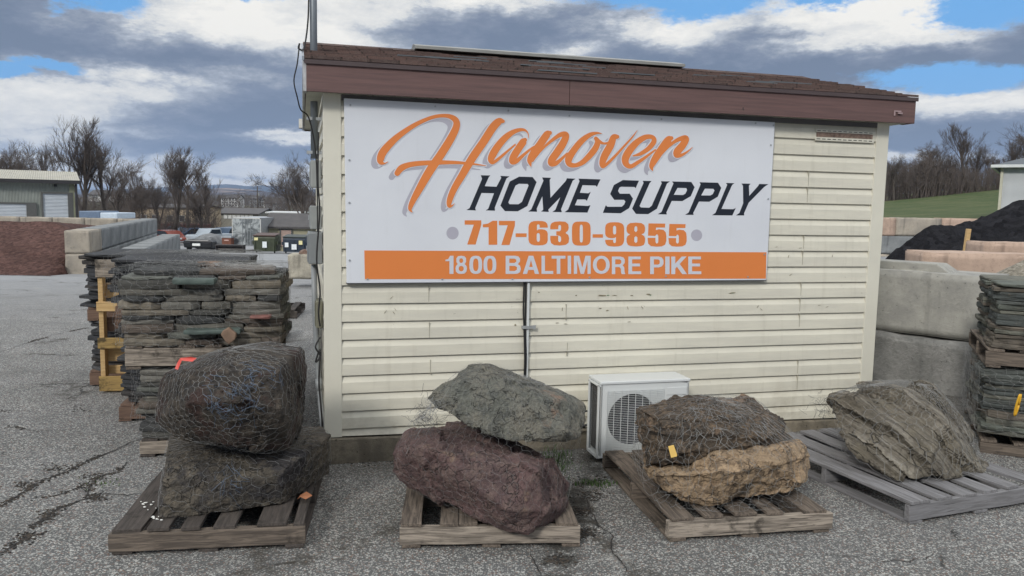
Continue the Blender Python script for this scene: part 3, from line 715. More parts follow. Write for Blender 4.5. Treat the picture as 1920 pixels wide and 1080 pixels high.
# brush script
def stroke(mb, pts, ox, oy, s, k, grow=0.0, shift=(0, 0), base=0):
    P = [(ox+a/s+shift[0], oy+b_/s+shift[1], w_/s/2+grow) for a, b_, w_ in pts]
    out = []
    for i in range(len(P)-1):
        p0, p1, p2, p3 = P[max(i-1, 0)], P[i], P[i+1], P[min(i+2, len(P)-1)]
        for j in range(8):
            t_ = j/8
            out.append(tuple(.5*((2*p1[c])+(-p0[c]+p2[c])*t_+(2*p0[c]-5*p1[c]+4*p2[c]-p3[c])*t_*t_+(-p0[c]+3*p1[c]-3*p2[c]+p3[c])*t_**3) for c in range(3)))
    out.append(P[-1]); vs = []; n = len(out)
    for i, (x, y, w_) in enumerate(out):
        a, b_ = out[max(i-1, 0)], out[min(i+1, n-1)]; dx, dy = b_[0]-a[0], b_[1]-a[1]; L_ = math.hypot(dx, dy) or 1
        nx, ny = -dy/L_*max(w_, .1), dx/L_*max(w_, .1)
        kk = k+base+i*.0012
        vs += [sp_(x+nx, y+ny, kk), sp_(x-nx, y-ny, kk)]
    mb.add(vs, [(2*i, 2*i+1, 2*i+3, 2*i+2) for i in range(n-1)])
    # round ends
    for (i, sg_) in ((0, -1), (n-1, 1)):
        x, y, w_ = out[i]; w_ = max(w_, .1)
        a, b_ = out[max(i-1, 0)], out[min(i+1, n-1)]; an = math.atan2((b_[1]-a[1])*sg_, (b_[0]-a[0])*sg_)
        arc = [sp_(x+w_*math.cos(an+q), y+w_*math.sin(an+q), k+base+.08) for q in [R(-90+18*j) for j in range(11)]]
        mb.add(arc, [tuple(range(11))])
Z1 = (640, 170, 4.32); Z2 = (900, 200, 4.571)
STR = [
 (Z1, [(376, 577, 3), (345, 590, 14), (317, 570, 52), (330, 510, 62), (385, 440, 58), (470, 362, 46), (600, 275, 34), (740, 215, 27), (850, 204, 30), (918, 232, 46), (932, 285, 55), (890, 380, 62), (810, 510, 66), (715, 650, 68), (640, 780, 60), (580, 890, 46), (556, 955, 30), (574, 985, 3)]),
 (Z1, [(452, 668, 44), (485, 628, 50), (545, 602, 42), (640, 588, 38), (780, 582, 34), (920, 582, 26), (1050, 592, 16), (1170, 608, 3)]),
 (Z1, [(1308, 248, 28), (1275, 250, 56), (1225, 300, 64), (1150, 415, 64), (1060, 545, 64), (980, 680, 58), (915, 790, 52), (878, 880, 46), (872, 932, 30), (895, 932, 12), (915, 915, 2)]),
 (Z2, [(413, 268, 3), (408, 225, 9), (370, 198, 22), (300, 210, 36), (225, 258, 52), (155, 335, 60), (108, 410, 62), (92, 455, 50), (110, 478, 30), (160, 445, 24), (230, 385, 18), (300, 325, 12)]),
 (Z2, [(384, 285, 34), (370, 300, 58), (330, 358, 60), (285, 430, 60), (275, 470, 48), (310, 468, 36), (370, 415, 24), (430, 365, 16), (460, 340, 8)]),
 (Z2, [(597, 225, 34), (572, 240, 60), (515, 320, 62), (455, 400, 58), (425, 460, 44), (436, 512, 6)]),
 (Z2, [(450, 470, 8), (490, 415, 12), (545, 350, 18), (620, 285, 26), (690, 240, 38), (735, 245, 52), (712, 310, 62), (660, 390, 64), (612, 458, 60), (612, 490, 46), (650, 485, 36), (700, 445, 24), (745, 400, 14)]),
 (Z2, [(1040, 231, 3), (1000, 226, 18), (940, 242, 36), (865, 298, 50), (795, 385, 56), (758, 450, 60), (766, 492, 46), (812, 503, 34), (872, 480, 42), (932, 425, 50), (985, 360, 52), (1005, 310, 46), (998, 280, 34)]),
 (Z2, [(990, 272, 30), (1015, 295, 30), (1055, 315, 18), (1100, 308, 16), (1135, 280, 10)]),
 (Z2, [(1175, 258, 32), (1143, 265, 52), (1115, 335, 62), (1065, 425, 62), (1045, 490, 48), (1055, 515, 24), (1100, 478, 24), (1170, 408, 20), (1245, 325, 16), (1300, 265, 12), (1345, 204, 2)]),
 (Z2, [(1308, 422, 8), (1370, 405, 28), (1440, 360, 38), (1488, 300, 42), (1475, 262, 34), (1415, 262, 42), (1340, 308, 54), (1280, 375, 62), (1245, 440, 62), (1250, 490, 50), (1290, 512, 36), (1350, 478, 30), (1420, 430, 22), (1500, 370, 12)]),
 (Z2, [(1638, 270, 32), (1612, 285, 60), (1560, 355, 64), (1500, 445, 60), (1468, 510, 40), (1478, 548, 6)]),
 (Z2, [(1510, 470, 5), (1555, 405, 16), (1620, 335, 24), (1695, 283, 32), (1760, 272, 52), (1738, 325, 60), (1688, 385, 62), (1682, 418, 40), (1722, 416, 26), (1780, 382, 12), (1818, 348, 2)])]
sh = MB(); wh = MB(); og = MB()
for i, (z_, pts) in enumerate(STR):
    stroke(sh, pts, *z_, 1.0, .3, (-10.5 if z_ is Z1 else -9.5, 7.5), i*.12)
    stroke(wh, pts, *z_, 3.2, 1.9, (0, 0), i*.12)
    stroke(og, pts, *z_, 5.6, .2, (0, 0), i*.12)
sh.build('script_shadow', SGREY, sign, fix=False); wh.build('script_outline', SIGNW, sign, fix=False); og.build('script_lettering', ORANGE, sign, fix=False)
# address line: bold grotesque capitals, each built in a unit box
def rrect(x0, x1, y0, y1, e=.62, n=24): return [((x0+x1)/2+(x1-x0)/2*math.copysign(abs(math.cos(a))**e, math.cos(a)), (y0+y1)/2+(y1-y0)/2*math.copysign(abs(math.sin(a))**e, math.sin(a))) for a in [6.2832*i/n for i in range(n)]]
ABC = {
 '1': ([(0, .22), (.35, .18), (.58, 0), (1, 0), (1, 1), (.5, 1), (.5, .30), (0, .30)], []),
 '8': ([(.5, 0), (.78, .03), (.92, .14), (.92, .34), (.80, .46), (.95, .56), (1, .70), (.95, .88), (.78, .98), (.5, 1), (.22, .98), (.05, .88), (0, .70), (.05, .56), (.2, .46), (.08, .34), (.08, .14), (.22, .03)], [rrect(.33, .67, .14, .40, .9, 12), rrect(.28, .72, .56, .86, .9, 12)]),
 '0': (rrect(0, 1, 0, 1, .75), [rrect(.29, .71, .15, .85, .75)]),
 'O': (rrect(0, 1, 0, 1, .95), [rrect(.22, .78, .16, .84, .95)]),
 'B': ([(0, 0), (.62, 0), (.84, .04), (.95, .16), (.94, .32), (.80, .46), (.95, .56), (1, .72), (.95, .90), (.80, .98), (.6, 1), (0, 1)], [[(.24, .16), (.58, .16), (.70, .22), (.70, .33), (.58, .40), (.24, .40)], [(.24, .56), (.60, .56), (.74, .62), (.74, .77), (.60, .84), (.24, .84)]]),
 'A': ([(.36, 0), (.64, 0), (1, 1), (.74, 1), (.67, .78), (.33, .78), (.26, 1), (0, 1)], [[(.5, .24), (.61, .62), (.39, .62)]]),
 'L': ([(0, 0), (.29, 0), (.29, .84), (1, .84), (1, 1), (0, 1)], []),
 'T': ([(0, 0), (1, 0), (1, .16), (.63, .16), (.63, 1), (.37, 1), (.37, .16), (0, .16)], []),
 'I': ([(0, 0), (1, 0), (1, 1), (0, 1)], []),
 'M': ([(0, 0), (.31, 0), (.5, .66), (.69, 0), (1, 0), (1, 1), (.81, 1), (.81, .25), (.6, 1), (.4, 1), (.19, .25), (.19, 1), (0, 1)], []),
 'R': ([(0, 0), (.62, 0), (.85, .05), (.96, .18), (.95, .36), (.80, .50), (.92, .62), (.94, .88), (1, 1), (.73, 1), (.68, .88), (.67, .70), (.56, .60), (.25, .60), (.25, 1), (0, 1)], [[(.25, .16), (.58, .16), (.70, .23), (.70, .37), (.58, .44), (.25, .44)]]),
 'E': ([(0, 0), (.97, 0), (.97, .16), (.29, .16), (.29, .40), (.90, .40), (.90, .56), (.29, .56), (.29, .84), (1, .84), (1, 1), (0, 1)], []),
 'P': ([(0, 0), (.65, 0), (.88, .06), (1, .20), (1, .42), (.88, .56), (.65, .62), (.28, .62), (.28, 1), (0, 1)], [[(.28, .16), (.60, .16), (.72, .23), (.72, .39), (.60, .46), (.28, .46)]]),
 'K': ([(0, 0), (.25, 0), (.25, .40), (.66, 0), (.97, 0), (.53, .42), (1, 1), (.69, 1), (.36, .58), (.25, .69), (.25, 1), (0, 1)], [])}
ad = []
for ch, x0, x1, tf in [('1', -122, -48, h3), ('8', -30, 76, h3), ('0', 98, 216, h3), ('0', 228, 346, h3), ('B', 432, 572, h3), ('A', 590, 740, h3), ('L', 762, 870, h3), ('T', 855, 982, h3), ('I', 1003, 1034, h3), ('M', 1060, 1215, h3), ('O', 1235, 1390, h3), ('R', 133, 257, h4), ('E', 285, 403, h4), ('P', 485, 608, h4), ('I', 624, 664, h4), ('K', 680, 825, h4), ('E', 836, 956, h4)]:
    y0, y1 = (783, 950) if tf is h3 else (790, 952)
    o_, hs = ABC[ch]; sk = 0
    f_ = lambda p: (x0+p[0]*(x1-x0), y0+p[1]*(y1-y0))
    ad.append((tf([f_(p) for p in o_]), [tf([f_(p) for p in h_]) for h_ in hs]))
fill(ad, 2.2, 'address_lettering', plain('sign_letter_white', (.60, .62, .67), .42, var=.02))
for (x, y) in ((657, 197), (816, 199.5), (953, 207.5), (1067.5, 217), (1240, 223.5), (1416.5, 231), (1450, 235), (655, 300), (655, 380), (655.5, 488), (689, 523.5), (829, 523.5), (960.5, 523), (1105, 520), (1248, 518), (1402, 519), (1433, 477), (1440, 373), (1445, 272)):
    c_ = sp_(x, y, 1); q = MB(); q.tube([c_, (c_[0], c_[1]-.004, c_[2])], .0062, 8); q.build('screw', METAL if x < 1430 else METAL, sign)

# ------------------------------------------------------------------ wall fittings on the left side
def wallbox(name, lab, ya, yb, w0, w1, out, mtl, lid=True, door=True):
    z1 = D(592, ya, WC.y+.4).z; z0 = D(592, yb, WC.y+.4).z
    o_ = thing(name, lab, 'electrical box', WC, YAW)
    q = MB(); q.box(-.021-out, -.021, w0, w1, z0, z1); q.build('housing', mtl, o_, bevel=.006)
    q = MB(); q.box(-.027-out, -.0215-out, w0+.01, w1-.01, z0+.012, z1-.012); q.build('cover', mtl, o_, bevel=.003)
    q = MB(); q.box(-.033-out, -.0275-out, w0+.03, w0+.045, (z0+z1)/2-.015, (z0+z1)/2+.015); q.build('latch', METAL, o_)
    return o_
wallbox('electrical_box', 'narrow grey box high on the shed side wall, topmost of the wall boxes', 301, 352, .40, .56, .070, GREYPL)
wallbox('electrical_box', 'grey box directly above the large meter cabinet on the shed side', 386, 430, .42, .60, .075, GREYPL)
wallbox('electrical_cabinet', 'largest grey metal cabinet on the shed side with a conduit below it', 434, 491, .22, .52, .090, plain('cabinet_grey', (.24, .255, .26), .45, .2))
wallbox('electrical_box', 'small olive utility box low on the shed side wall', 557, 606, .20, .38, .045, OLIVE)
ms = thing('service_mast', 'grey steel service mast rising from the shed side above the roof', 'mast', WC, YAW)
q = MB(); q.tube([(-.066, .42, 1.0+.95), (-.066, .42, 3.7)], .024, 12, cap=True); q.build('pipe', plain('mast_grey', (.17, .19, .21), .5, .4), ms, True)
q = MB(); q.tube([(-.066, .42, 3.66), (-.066, .42, 3.80)], .036, 10); q.build('weatherhead', METAL, ms, True)
q = MB()
for z_ in (2.2, 1.98): q.box(-.115, -.02, .40, .44, z_, z_+.02)
q.build('pipe_clamp', METAL, ms)
cd = thing('conduit', 'grey conduit dropping from the large cabinet and curving into the paving', 'conduit', WC, YAW)
q = MB(); q.tube([(-.075, .34, 1.25), (-.07, .34, .95), (-.055, .34, .62), (-.045, .32, .42), (-.03, .27, .25), (-.02, .22, .12)], .019, 10); q.build('pipe', plain('conduit_grey', (.24, .255, .26), .5), cd, True)
q = MB(); q.tube([(-.043, .318, .40), (-.050, .33, .48)], .024, 10); q.build('coupling', plain('conduit_grey', (0, 0, 0)), cd, True)
def cable(name, lab, pts, r_, mtl=BLACK, cat='cable'):
    # smooth polyline
    P = [Vector(p) for p in pts]; out = []
    for i in range(len(P)-1):
        p0, p1, p2, p3 = P[max(i-1, 0)], P[i], P[i+1], P[min(i+2, len(P)-1)]
        for j in range(6):
            t_ = j/6; out.append(.5*((2*p1)+(-p0+p2)*t_+(2*p0-5*p1+4*p2-p3)*t_*t_+(-p0+3*p1-3*p2+p3)*t_**3))
    out.append(P[-1]); q = MB(); q.tube(out, r_, 6); o_ = q.build(name, mtl, None, True); tag(o_, lab, cat); return o_
L_ = lambda *p: SW(p[0], p[1], p[2])
cable('cable', 'black cable looping off the left roof edge and running down the service mast', [L_(-.155, .05, 2.62), L_(-.17, .06, 2.5), L_(-.19, .08, 2.40), L_(-.17, .1, 2.3), L_(-.15, .2, 2.24), L_(-.10, .30, 2.20), L_(-.06, .35, 2.0), L_(-.05, .36, 1.7), L_(-.05, .37, 1.35)], .0045)
cable('cable', 'thin black wire hanging beside the wall boxes down to the olive box', [L_(-.045, .12, 2.1), L_(-.05, .14, 1.8), L_(-.04, .15, 1.6), L_(-.06, .15, 1.3), L_(-.04, .16, 1.1), L_(-.05, .17, .95), L_(-.04, .18, .86)], .006)
cable('cable', 'tangled black cable below the olive box reaching the ground', [L_(-.04, .22, .78), L_(-.07, .2, .72), L_(-.04, .2, .66), L_(-.07, .2, .62), L_(-.04, .2, .70), L_(-.05, .18, .5), L_(-.04, .17, .35), L_(-.03, .15, .18), L_(-.04, .15, .03)], .006)
cable('cable', 'black power line dropping from above along the service mast', [L_(-.096, .40, 3.75), L_(-.099, .40, 3.3), L_(-.097, .39, 2.9), L_(-.125, .36, 2.66), L_(-.16, .1, 2.60), L_(-.155, .05, 2.62)], .006)
# line-set cover, black cables and tape below the sign
u_, z_ = WP(991, 532, .03); z_ += .06; _, zl = WP(991, 712, .03)
q = MB(); q.box(u_-.008, u_+.008, -.038, -.017, zl-.15, z_); o_ = q.build('conduit_cover', WHITEM, None, bevel=.003); o_.matrix_world = SM; tag(o_, 'thin white vertical cable cover under the middle of the sign', 'cable cover')
for k_, dx in enumerate((-.030, -.021)):
    cable('cable', ('left one of two black cables hanging below the sign beside the white cover', 'right one of two black cables hanging below the sign beside the white cover')[k_],
          [SW(u_+dx, -.03, z_), SW(u_+dx-.003+.006*k_, -.032, 1.0), SW(u_+dx+.004, -.036, .85), SW(u_+dx+.012, -.04, .65), SW(u_+dx+.016, -.04, .42), SW(u_+dx+.06, -.08, .25)], .0055)
ut, zt = WP(991, 614, .05)
q = MB(); q.box(u_-.04, u_+.016, -.049, -.020, zt-.010, zt+.010); q.prism([(u_+.016, zt-.004), (u_+.05, zt-.016), (u_+.055, zt+.014), (u_+.016, zt+.010)], 'y', -.046, -.044)
o_ = q.build('tape', plain('silver_tape', (.30, .31, .31), .5), None); o_.matrix_world = SM; tag(o_, 'wrap of silver tape round the cables on the front wall', 'tape')

# ------------------------------------------------------------------ outdoor unit of the air conditioner
ACF = .36
u0a, _ = WP(1125, 800, ACF); u1a, _ = WP(1292, 720, ACF); zb_ = .045; za_ = WP(1127, 722, ACF)[1]
ac = thing('air_conditioner_unit', 'white outdoor air conditioner unit with round fan grille by the shed wall', 'air conditioner', SW(u0a, -ACF, 0), YAW)
AW = u1a-u0a; AH = za_
q = MB()
q.box(0, AW, .002, .012, zb_, AH); q.box(AW-.012, AW, .012, .20, zb_, AH); q.box(.0, AW, .012, .20, zb_, zb_+.02); 
# front panel with a real round hole would hide the fan: rebuild as ring of quads
q = MB(); cxx = AW*.36; cz = zb_+(AH-zb_)*.50; rr = min(.172, (AH-zb_)*.40); N = 48
outer = []
x0, x1, z0, z1 = 0, AW, zb_, AH
for i in range(N):
    a = 6.2832*i/N; dx, dz = math.cos(a), math.sin(a)
    tt = min([((x1-cxx)/dx if dx > 1e-6 else 9), ((x0-cxx)/dx if dx < -1e-6 else 9), ((z1-cz)/dz if dz > 1e-6 else 9), ((z0-cz)/dz if dz < -1e-6 else 9)])
    outer.append((cxx+dx*tt, cz+dz*tt))
vs = []
for i in range(N):
    a = 6.2832*i/N
    vs += [(outer[i][0], 0, outer[i][1]), (cxx+rr*math.cos(a), 0, cz+rr*math.sin(a)), (cxx+rr*.985*math.cos(a), .012, cz+rr*.985*math.sin(a))]
fs = []
for i in range(N):
    j = (i+1) % N; fs += [(3*i, 3*i+1, 3*j+1, 3*j), (3*i+1, 3*i+2, 3*j+2, 3*j+1)]
q.add(vs, fs)
for (cx_, cz_) in ((x0, z0), (x1, z0), (x1, z1), (x0, z1)):     # corner fillers
    best = sorted(range(N), key=lambda i: (outer[i][0]-cx_)**2+(outer[i][1]-cz_)**2)[:2]
    q.add([(cx_, 0, cz_)]+[(outer[b_][0], 0, outer[b_][1]) for b_ in best], [(0, 1, 2)])
q.box(AW-.01, AW, .0, .212, zb_, AH); q.box(0, AW, .0, .212, zb_-.01, zb_); q.box(0, .012, .0, .014, zb_, AH); q.box(-.0, .012, .20, .212, zb_, AH)
q.box(0, AW, .204, .212, zb_, AH)
q.build('casing', WHITEM, ac, fix=False)
q = MB(); q.box(-.006, AW+.006, -.007, .222, AH, AH+.022); q.build('top_cover', WHITEM, ac, bevel=.006)
q = MB(); q.box(.014, .02, .02, .19, zb_+.02, AH-.01)
for i in range(30): z_ = zb_+.03+i*(AH-zb_-.05)/30; q.box(.008, .014, .02, .19, z_, z_+.003)
q.build('coil', plain('coil_fin', (.12, .12, .12), .5, .5), ac)
sh_ = MB(); vv = []
for i in range(N):
    a = 6.2832*i/N; vv += [(cxx+rr*.984*math.cos(a), .013, cz+rr*.984*math.sin(a)), (cxx+rr*.97*math.cos(a), .165, cz+rr*.97*math.sin(a))]
sh_.add(vv, [(2*i, 2*i+1, (2*i+3) % (2*N), (2*i+2) % (2*N)) for i in range(N)]); sh_.build('fan_shroud', plain('fan_black', (.03, .032, .045), .35), ac, fix=False)
q = MB(); q.box(-.018, -.010, -.004, .018, zb_-.01, AH+.002); q.box(-.018, -.010, .17, .19, zb_-.01, AH+.002); q.box(-.018, -.0, -.004, .19, AH-.012, AH-.002); q.box(-.018, 0, -.004, .19, zb_-.01, zb_+.006)
q.build('side_guard', WHITEM, ac)
q = MB(); q.tube([(cxx, .16, cz), (cxx, .06, cz)], .04, 16); 
for k_ in range(4):
    a = k_*math.pi/2+.4
    p1 = [(cxx+.03*math.cos(a), .10, cz+.03*math.sin(a)), (cxx+rr*.93*math.cos(a-.25), .07, cz+rr*.93*math.sin(a-.25)), (cxx+rr*.93*math.cos(a+.55), .12, cz+rr*.93*math.sin(a+.55)), (cxx+.03*math.cos(a+.9), .13, cz+.03*math.sin(a+.9))]
    q.add(p1+[(x, y+.004, z) for x, y, z in p1], [(0, 1, 2, 3), (7, 6, 5, 4), (0, 4, 5, 1), (1, 5, 6, 2), (2, 6, 7, 3), (3, 7, 4, 0)])
q.build('fan', plain('fan_black', (.03, .032, .045), .35), ac)
q = MB(); q.box(.02, AW-.02, .165, .175, zb_+.02, AH-.01); q.build('coil', plain('coil_back', (.02, .022, .03), .5), ac)
g0x, g1x, g0z, g1z = cxx-rr*1.07, cxx+rr*1.07+.03, cz-rr*1.15, cz+rr*1.15
q = MB(); n_ = 34
for i in range(n_+1): z_ = g0z+(g1z-g0z)*i/n_; q.box(g0x, g1x, -.012, -.0095, z_-.0009, z_+.0009)
for i in range(9): x_ = g0x+(g1x-g0x)*i/8; q.box(x_-.0015, x_+.0015, -.0095, -.0068, g0z, g1z)
q.build('fan_grille', WHITEM, ac)
q = MB(); q.box(AW*.74, AW-.02, -.004, -.0005, AH-.085, AH-.035); q.build('grip_recess', WHITEM, ac, bevel=.003)
q = MB()
for x_ in (.08, AW-.1): q.box(x_, x_+.05, -.01, .225, 0.0, zb_-.01)
q.build('foot', METAL, ac)
cable('cable', 'thick black line set running behind the outdoor unit along the wall foot', [SW(u0a-.35, -.05, .22), SW(u0a-.2, -.06, .20), SW(u0a-.1, -.10, .17), SW(u0a+.02, -.13, .2)], .010)
cable('cable', 'black cable sagging from the wall foot into the outdoor unit', [SW(u0a-.33, -.06, .27), SW(u0a-.2, -.07, .25), SW(u0a-.08, -.1, .27), SW(u0a+.02, -.14, .3)], .007)

# ------------------------------------------------------------------ pallets
def pallet(label, loc, rz, W_, Dp, boards, wood, front=None, hh=.125, grp='wooden pallets', bottom=3, name='pallet', wood2=None, zrot=None):
    """stringers run along local X (width), deck boards along local Y (depth). origin: front left corner"""
    o_ = thing(name, label, 'pallet', loc, rz, grp)
    st = hh-.036
    rnd = random.Random(int(abs(loc[0]*1000)+abs(loc[1]*77)))
    def board(nm, cx_, cy, cz_, L, wd, th, ang, mt):
        mb = MB(); k = 7; vs = []
        for i in range(k+1):
            x_ = -L/2+L*i/k; e_ = .003 if 0 < i < k else .0
            j1, j2 = rnd.uniform(-e_, e_), rnd.uniform(-e_, e_); ez = rnd.uniform(-.0015, .0015)
            xa = x_+(rnd.uniform(-.006, .006) if i in (0, k) else 0); xb = x_+(rnd.uniform(-.006, .006) if i in (0, k) else 0)
            vs += [(xa, -wd/2+j1, -th/2), (xb, wd/2+j2, -th/2), (xb, wd/2+j2, th/2+ez), (xa, -wd/2+j1, th/2+ez)]
        fs = [(0, 1, 2, 3), tuple(4*k+i for i in (3, 2, 1, 0))]
        for i in range(k):
            for j in range(4): fs.append((4*i+j, 4*i+4+j, 4*i+4+(j+1) % 4, 4*i+(j+1) % 4))
        mb.add(vs, fs); b_ = mb.build(nm, mt, o_, bevel=.0025)
        b_.location = (cx_, cy, cz_); b_.rotation_euler = (rnd.uniform(-.008, .008), rnd.uniform(-.006, .006), ang+rnd.uniform(-.01, .01)); return b_
    for i, y_ in enumerate((.019, Dp/2, Dp-.019)):
        board('stringer', W_/2, y_, .018+st/2, W_, .038, st-.002, 0, front if (front and i == 0) else wood)
    for i in range(bottom):
        wd = .09; x_ = wd/2+.005+(W_-wd-.01)*i/(bottom-1); board('bottom_board', x_, Dp/2, .009, Dp, wd, .016, math.pi/2, wood)
    for (x_, wd) in boards:
        board('deck_board', x_, Dp/2-.004, hh-.009, Dp-rnd.uniform(0, .03), wd, .018, math.pi/2, wood2 or wood)
    return o_
def place(px1, px2):
    a, b_ = G(*px1), G(*px2); d_ = b_-a; return a, math.atan2(d_.y, d_.x), d_.length
aA, rA, wA = place((205, 1043), (573, 1027))
pallet('dark weathered pallet at far left under the two stacked boulders', aA, rA, wA, 1.10, [(.07, .13), (.215, .10), (.36, .085), (.52, .10), (.73, .14), (.86, .05)], WOOD_DARK, WOOD_OLD)
aB, rB, wB = place((750, 1029), (1088, 1025))
pallet('weathered pallet second from the left under the maroon boulder', aB, rB, wB, 1.0, [(.05, .10), (.24, .09), (.33, .09), (.47, .09), (.62, .09), (.81, .11)], WOOD_OLD, WOOD_GREY)
aC, rC, wC_ = place((1253, 1017), (1558, 998))
pallet('brown pallet under the tan and dark boulder beside the outdoor unit', aC, rC, wC_, 1.12, [(.07, .12), (.24, .10), (.42, .12), (.58, .09), (.80, .13)], WOOD_OLD, WOOD_GREY)
aD, rD, wD = place((1704, 984), (1925, 948)); wD = 1.08
pallet('grey pallet at right under the layered boulder', aD, rD, wD, 1.30, [(.07, .14), (.25, .11), (.43, .11), (.60, .11), (.78, .10), (.98, .12)], WOOD_SILVER, WOOD_SILVER, bottom=3)

# ------------------------------------------------------------------ boulders
def ptc(p):
    if len(p) == 3: return D(*p)
    return G(p[0], p[1], p[3])
def rock(name, label, pts, mtl, flat=True, vox=.014, amp=.03, freq=3.2, facet=.022, strata=None, smooth=3, seed=0, clipz=None, fine=.006):
    bm = bmesh.new()
    P = [ptc(p) for p in pts]
    for p in P: bm.verts.new(p)
    r_ = bmesh.ops.convex_hull(bm, input=bm.verts)
    for v in [v for v in bm.verts if not v.link_faces]: bm.verts.remove(v)
    me = bpy.data.meshes.new('t'); bm.to_mesh(me); bm.free()
    hullv = [v.co.copy() for v in me.vertices]
    o_ = bpy.data.objects.new('t', me); C.objects.link(o_)
    md = o_.modifiers.new('r', 'REMESH'); md.mode = 'VOXEL'; md.voxel_size = vox
    m2 = evalmesh(o_); bpy.data.objects.remove(o_)
    bm = bmesh.new(); bm.from_mesh(m2)
    for _ in range(smooth): bmesh.ops.smooth_vert(bm, verts=bm.verts, factor=.5, use_axis_x=True, use_axis_y=True, use_axis_z=True)
    bm.normal_update()
    so_ = Vector((seed*3.7, seed*1.3, seed*7.1)); newc = []
    for v in bm.verts:
        p = v.co+so_; d_ = 0
        d_ += amp*.5*noise.fractal(p*freq, 1.0, 2.1, 4)
        tf_ = 3.2*noise.fractal(p*freq*.8+Vector((5, 5, 5)), .9, 2.0, 3)+.6*noise.noise(p*11); tk = math.floor(tf_); tf_ -= tk; d_ += amp*.55*(tk+tf_**5)
        q_ = p*freq*1.6+noise.noise_vector(p*4)*.5
        q_ = p*freq*1.25+noise.noise_vector(p*3)*.18
        c_, cp = noise.voronoi(q_)
        rv_ = noise.cell_vector(cp[0]*7.3)*2-Vector((1, 1, 1))
        d_ += facet*1.1*(q_-cp[0]).dot(rv_)+facet*.5*(min(c_[1]-c_[0], .2)-.1)
        c_ = noise.voronoi(p*freq*5)[0]; d_ += fine*(.4-c_[0])*1.5
        d_ += fine*noise.fractal(p*28, 1.0, 2, 3)
        if strata:
            sd, sf2, sa = strata; s_ = p.dot(sd)*sf2+.5*noise.noise(p*2.3)+.15*noise.noise(p*9)
            fr_ = s_-math.floor(s_); hsh = noise.cell(Vector((math.floor(s_), seed, 0)))
            d_ += sa*(hsh-.5)*1.3+sa*(1-fr_)*.5-(sa*.9 if fr_ < .10 else 0)
        newc.append(v.co+v.normal*d_)
    for v, c_ in zip(bm.verts, newc): v.co = c_
    if clipz is not None:
        for v in bm.verts:
            if v.co.z < clipz: v.co.z = clipz+(v.co.z-clipz)*.05
    org = sum((v.co for v in bm.verts), Vector())/len(bm.verts); org.z = min(v.co.z for v in bm.verts)
    for v in bm.verts: v.co -= org
    me = bpy.data.meshes.new(name); bm.to_mesh(me); bm.free(); me.polygons.foreach_set('use_smooth', [not flat]*len(me.polygons))
    me.materials.append(mtl); o_ = mobj(name, me); o_.location = org; tag(o_, label, 'boulder', 'boulders for sale on the pallets')
    o_['hull'] = 0; del o_['hull']
    return o_, P
Z = 'z'
MA2 = rockmat('dark_boulder', (.034, .029, .026), (.070, .058, .046), (.13, .105, .08), 5, c4=(.055, .024, .018), blotch=.52)
MA1 = rockmat('brown_block_stone', (.125, .108, .084), (.060, .052, .044), (.19, .16, .12), 3, streak=(1, 1, 3), c4=(.042, .040, .046), blotch=.54)
MB1 = rockmat('maroon_boulder', (.165, .098, .092), (.11, .070, .068), (.21, .145, .125), 4.5, c4=(.33, .23, .15), blotch=.62)
MB2 = rockmat('grey_green_stone', (.18, .185, .155), (.24, .225, .18), (.115, .12, .108), 4.5, c4=(.30, .20, .14), blotch=.60)
MC2 = rockmat('dark_brown_boulder', (.115, .088, .063), (.065, .053, .042), (.24, .17, .11), 5, streak=(1, 1, 2.4), c4=(.34, .23, .15), blotch=.58)
MC1 = rockmat('tan_boulder', (.56, .40, .25), (.42, .30, .185), (.20, .145, .095), 4, streak=(1, 1, 2.6), c4=(.07, .055, .042), blotch=.58)
SDV = Vector((.72, .15, .68)).normalized()
def strk(t, P):   # squeeze along the bedding normal so the colour follows the layers
    d_ = t.vmath('DOT_PRODUCT', P, tuple(SDV)); s_ = t.node('ShaderNodeVectorMath', operation='SCALE'); s_.inputs[0].default_value = tuple(SDV*11.0); t.put(s_.inputs['Scale'], d_)
    return t.vmath('ADD', t.vmath('SCALE', P), s_.outputs[0])
MD = rockmat('layered_boulder', (.115, .098, .072), (.30, .27, .22), (.19, .165, .12), 1.5, streak=strk, c4=(.085, .07, .048), blotch=.55)
rocks = {}
rocks['A1'] = rock('boulder', 'blocky brown boulder at the bottom of the far left pallet', [(300, 974, Z, .127), (304, 906, 3.72), (312, 868, 3.84), (316, 815, 4.30), (345, 800, 4.5), (528, 948, Z, .127), (532, 882, 3.86), (526, 862, 3.95), (620, 888, Z, .127), (623, 815, 4.30), (606, 800, 4.48), (400, 800, 4.5), (330, 905, Z, .127), (330, 895, Z, .127), (585, 850, Z, .127), (420, 962, Z, .127)], MA1, amp=.008, facet=.005, smooth=0, vox=.012, seed=1, clipz=.127)
rocks['A2'] = rock('boulder', 'big dark boulder with a red tag, topmost on the far left pallet', [(300, 745, 3.95), (306, 700, 3.95), (300, 785, 3.9), (328, 815, 3.84), (340, 690, 3.84), (385, 668, 3.95), (440, 648, 4.25), (525, 643, 4.3), (566, 650, 4.3), (579, 690, 4.35), (577, 770, 4.35), (560, 815, 4.25), (545, 845, 3.95), (440, 842, 3.78), (520, 700, 3.75), (528, 770, 3.72), (425, 755, 3.60), (350, 755, 3.66), (430, 690, 3.74), (350, 700, 4.4), (360, 790, 4.4), (480, 800, 4.5)], MA2, amp=.014, facet=.016, smooth=1, seed=2, fine=.006, vox=.012)
